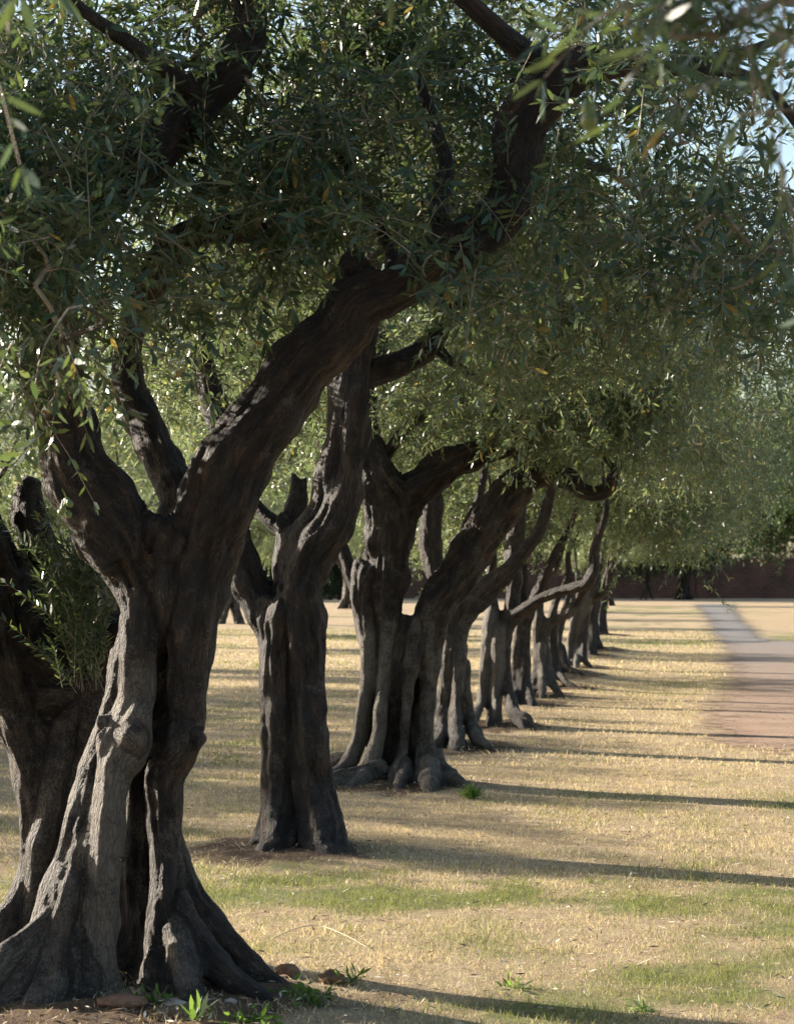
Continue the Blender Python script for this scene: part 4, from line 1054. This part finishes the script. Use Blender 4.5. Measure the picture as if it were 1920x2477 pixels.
# ------------------------------------------------------------------ grass, litter, small things
rng = np.random.default_rng(77)
def scatter(n, d0, d1, pw=1.0, margin=0.9):
    d = d0 + (d1 - d0) * rng.random(n) ** pw
    w = d * 0.1755 + margin
    x = rng.uniform(-1, 1, n) * w
    return x, d
def gz(x, y):
    z = ground_z(x, y)
    return z
def on_dirt(x, d):
    c = np.interp(d, [19.6, 20.3, 21.4, 23, 26.3, 30.9, 38, 47, 51, 107], [3.5, 3.0, 2.7, 2.9, 3.4, 4.3, 5.3, 6.5, 7.1, 13.6])
    w = np.interp(d, [19.6, 26, 49, 107], [3, 3, 2.3, 2.3])
    return (d > 19.6) & (x > c + 0.15 + .3 * n2(x, d, 1.3, 8.0, 2)) & (x < c + w)
GV, GQ, GT, GC, gn = [], [], [], [], 0
GT_GREEN = np.array([(0.07, 0.125, 0.025), (0.10, 0.155, 0.03), (0.06, 0.11, 0.035), (0.15, 0.18, 0.045)])
GT_DRY = np.array([(0.53, 0.415, 0.275), (0.61, 0.495, 0.35), (0.45, 0.335, 0.215), (0.67, 0.575, 0.43), (0.50, 0.42, 0.25)])
for n_, d0, d1, hs, ws in ((120000, 7.4, 11.5, 0.028, 0.0030), (120000, 11.5, 18.5, 0.032, 0.0045), (95000, 18.5, 34, 0.038, 0.009), (60000, 34, 60, 0.045, 0.018)):
    x, d = scatter(n_, d0, d1)
    cl = n2(x, d, 4.0, 3.3, 2)
    so = soil_mask(x, d); g = green_mask(x, d)
    kp = (rng.random(n_) < np.clip(0.75 + cl * 0.9, 0.1, 1)) & (rng.random(n_) > so * 0.85) & ~on_dirt(x, d)
    x, d, g, cl = x[kp], d[kp], g[kp], cl[kp]
    m = len(x)
    isg = rng.random(m) < np.clip(g * 1.15, 0, 0.92)
    h = hs * rng.uniform(0.45, 1.35, m) * (1 + 0.8 * np.clip(cl, 0, 1)) * np.where(isg, 1.25, 0.95)
    lean = rng.normal(0, 0.55, (m, 2)) * np.where(isg, 0.75, 1.25)[:, None]
    base = np.stack([x, d, gz(x, d) - 0.004], 1)
    dirv = np.concatenate([lean, np.ones((m, 1))], 1); dirv = norm(dirv)
    a_ = rng.uniform(0, math.pi, m); wv = np.stack([np.cos(a_), np.sin(a_) * 0.6, np.zeros(m)], 1) * (ws * rng.uniform(.5, 1.1, m))[:, None] * 0.5
    hh = h[:, None]
    bend = np.concatenate([lean, np.zeros((m, 1))], 1) * hh * 0.45
    p1 = base + dirv * hh * 0.55; p2 = base + dirv * hh + bend - np.array([0, 0, 0.12]) * hh
    vs = np.stack([base - wv, base + wv, p1 + wv * .8, p1 - wv * .8, p2], 1).reshape(-1, 3)
    o5 = np.arange(m)[:, None] * 5 + gn
    GV.append(vs); GQ.append(o5 + np.array([0, 1, 2, 3])); GT.append(o5 + np.array([3, 2, 4]))
    c = np.where(isg[:, None], GT_GREEN[rng.integers(0, 4, m)], GT_DRY[rng.integers(0, 5, m)]) * rng.uniform(.75, 1.25, (m, 1))
    GC.append(np.repeat(np.concatenate([c, np.ones((m, 1))], 1), 5, 0)); gn += m * 5
tag(link('grass', mk('grass', np.vstack(GV), np.vstack(GQ), np.vstack(GT), M_GRASS, False, {'tint': ('FLOAT_COLOR', np.vstack(GC))})), label='short dry straw coloured grass with green patches', cat='grass', kind='stuff')

# fallen leaves and chaff
x, d = scatter(46000, 7.5, 34, 1.2)
so = soil_mask(x, d)
kp = rng.random(len(x)) < 0.22 + 0.6 * so + 0.35 * np.clip(n2(x, d, .7, 6.6, 2) * 2, 0, 1)
x, d = x[kp], d[kp]; m = len(x)
ax = norm(np.stack([rng.normal(size=m), rng.normal(size=m), rng.normal(0, .25, m)], 1))
nn = norm(np.array([0, 0, 1.0]) + rng.normal(0, .35, (m, 3))); w = norm(np.cross(ax, nn))
l = rng.uniform(.02, .05, (m, 1)); stick = rng.random((m, 1)) < .12; l = np.where(stick, l * 2.6, l); base = np.stack([x, d, gz(x, d) + rng.uniform(.006, .03, m)], 1)
vs = np.stack([base - ax * l * .5, base + w * l * np.where(stick, .02, .12), base + ax * l * .5, base - w * l * np.where(stick, .02, .12)], 1).reshape(-1, 3)
LT = np.array([(.50, .43, .32), (.30, .2, .11), (.18, .11, .07), (.62, .56, .46), (.26, .22, .12), (.1, .07, .05)])
c = np.repeat(np.concatenate([LT[rng.integers(0, 6, m)] * rng.uniform(.7, 1.2, (m, 1)), np.ones((m, 1))], 1), 4, 0)
tag(link('leaf_litter', mk('leaf_litter', vs, np.arange(m * 4).reshape(-1, 4), None, M_LITTER, False, {'tint': ('FLOAT_COLOR', c)})), label='fallen dry leaves and chaff strewn over the lawn', cat='leaf litter', kind='stuff')

def ground_pt(x, y, lift=0.0):
    d = 8800.0 / (y - HOR)
    for _ in range(6):
        gx_ = (x - CX) / FPX * d
        z = float(ground_z(np.array([gx_]), np.array([d]))[0])
        d = (EYE - z) * FPX / (y - HOR)
    return np.array([(x - CX) / FPX * d, d, z + lift])

def rock(name, x, y, rx, rz, mat, label, cat, group, seed, rough=0.35, ry=None):
    p = ground_pt(x, y); s = p[1] / FPX
    u = np.linspace(0, 2 * math.pi, 28, endpoint=False); w = np.linspace(-math.pi / 2, math.pi / 2, 16)
    U, W = np.meshgrid(u, w)
    dv = np.stack([np.cos(W) * np.cos(U), np.cos(W) * np.sin(U), np.sin(W)], 2).reshape(-1, 3)
    f = 1 + rough * fbm(dv * 1.7 + seed * 5, 3) + rough * .35 * fbm(dv * 6 + seed, 2)
    v = dv * f[:, None] * np.array([rx * s, (ry or rx * .8) * s, rz * s])
    i = np.arange(15)[:, None] * 28; j = np.arange(28)[None]
    q = np.stack([i + j, i + (j + 1) % 28, i + 28 + (j + 1) % 28, i + 28 + j], 2).reshape(-1, 4)
    o = link(name, mk(name, v, q, None, mat), None, (p[0], p[1], p[2] + rz * s * .45))
    return tag(o, label=label, cat=cat, group=group)
GS = 'stones and clods around the split olive'
rock('earth_clod', 805, 2372, 34, 20, M_CLOD, 'jagged reddish clod lying alone in the grass right of the nearest trunk', 'clod', GS, 1.0, .55)
rock('earth_clod', 697, 2352, 28, 17, M_CLOD, 'rounded brown clod between the root end and the jagged clod', 'clod', GS, 2.0, .3)
rock('stone', 366, 2366, 20, 10, M_STONE, 'pale flat stone at the foot of the dark hollow', 'stone', GS, 3.0)
rock('stone', 300, 2425, 62, 18, M_CLOD, 'broad low earth covered stone in front of the nearest trunk', 'stone', GS, 4.0, .25)
rock('stone', 575, 2384, 13, 9, M_STONE, 'small pale stone among the roots, below the right hand root', 'stone', GS, 5.0)
rock('stone', 606, 2392, 16, 10, M_STONE, 'pinkish oblong stone beside the small pale one among the roots', 'stone', GS, 6.0, .3, 26)
rock('stone', 560, 2420, 15, 8, M_STONE, 'whitish flat stone lowest on the bare mound', 'stone', GS, 7.0)
rock('stone', 430, 2368, 30, 9, M_STONE, 'long grey stone on the mound right of the flat pale one', 'stone', GS, 8.0)
rock('stone', 425, 2424, 26, 9, M_STONE, 'grey stone sunk in earth right of the broad low stone', 'stone', GS, 9.0)
rock('stone', 520, 2372, 14, 8, M_STONE, 'grey stone under the outer fold of the right hand root', 'stone', GS, 10.0)

def stem_thing(pts, r, label):
    c = np.array([ground_pt(x, y, l_) for x, y, l_ in pts]); s = spline(np.hstack([c, np.full((len(c), 1), r)]), .02)
    o = c[0]
    v, q, t = tube(s[:, :3] - o, np.linspace(r, r * .4, len(s)), 5)
    tag(link('dry_stem', mk('dry_stem', v, q, t, M_STRAW), None, tuple(o)), label=label, cat='dry stem')
stem_thing([(662, 2277, .02), (720, 2266, .045), (775, 2264, .05), (830, 2278, .04), (890, 2296, .015)], .0028, 'long pale dry stem arching over the grass right of the nearest trunk')
stem_thing([(455, 2052, .03), (490, 2050, .04), (545, 2046, .02)], .003, 'short pale dry stem lying left of the grooved trunk')
stem_thing([(0, 2296, .03), (35, 2304, .06)], .004, 'pale stick resting on the root at the left edge')

def weed(x, y, n_, ln, ll, label, seed, up=.5, wid=.3, name='weed', pairs=2, cols=None):
    r = np.random.default_rng(seed); p = ground_pt(x, y)
    pp = np.repeat((p * 0)[None], n_, 0) + r.normal(0, .015, (n_, 3)) * np.array([1, 1, 0])
    vv = norm(np.stack([r.normal(0, .7, n_), r.normal(0, .7, n_), np.full(n_, up)], 1))
    W = cols if cols is not None else np.array([(.035, .06, .018), (.05, .075, .022), (.03, .05, .016)])
    lv, lq, lt, ti, st = leaves(pp, vv, r.uniform(.5, 1.2, n_) * ln, pairs, ll, r, .3, False, wid, W, 0.0, .7)
    o = empty(name, p, label=label, cat='weed', group='green weeds in the lawn')
    link('foliage', mk('foliage', lv, lq, lt, M_WEED, False, {'tint': ('FLOAT_COLOR', ti)}), o)
    tv, tq = thin_tubes(st, np.full(n_, .0015), np.full(n_, .0008), 3)
    link('stems', mk('stems', tv, tq, None, M_WEED, True, {'tint': ('FLOAT_COLOR', np.tile([.14, .24, .05, 1], (len(tv), 1)))}), o)
weed(482, 2466, 4, .03, .085, 'bright upright green blade leaf at the bottom below the bare mound', 1, 2.5, .2)
weed(600, 2472, 14, .09, .045, 'low green weed clump right of the bright blade leaf', 2, .5, .35)
weed(715, 2405, 12, .07, .035, 'leafy green weed below the rounded clod', 3, .5, .4)
weed(370, 2418, 10, .06, .03, 'small green weed by the broad low stone', 4, .8, .4)
weed(50, 2385, 9, .10, .03, 'yellowish green sprig at the foot of the left root', 5, 1.5, .35, cols=np.array([(.14, .13, .03), (.10, .12, .025)]))
weed(848, 2378, 9, .06, .05, 'green tuft against the jagged clod', 6, 1.2, .2)
weed(1140, 1930, 90, .07, .055, 'bright green tuft of grass at the end of the knobbly roots', 7, 1.6, .1, 'grass_tuft', 2, GT_GREEN * np.array([.5, .62, .5]))
weed(1240, 2385, 14, .05, .04, 'flat green rosette in the open dry lawn', 8, .3, .22)
weed(1560, 2440, 14, .06, .035, 'grey green rosette low on the right of the lawn', 9, .4, .25, cols=np.array([(.08, .12, .05), (.1, .14, .07)]))
weed(760, 2420, 14, .08, .045, 'broad leaved weed patch right of the bare mound', 10, .5, .35)
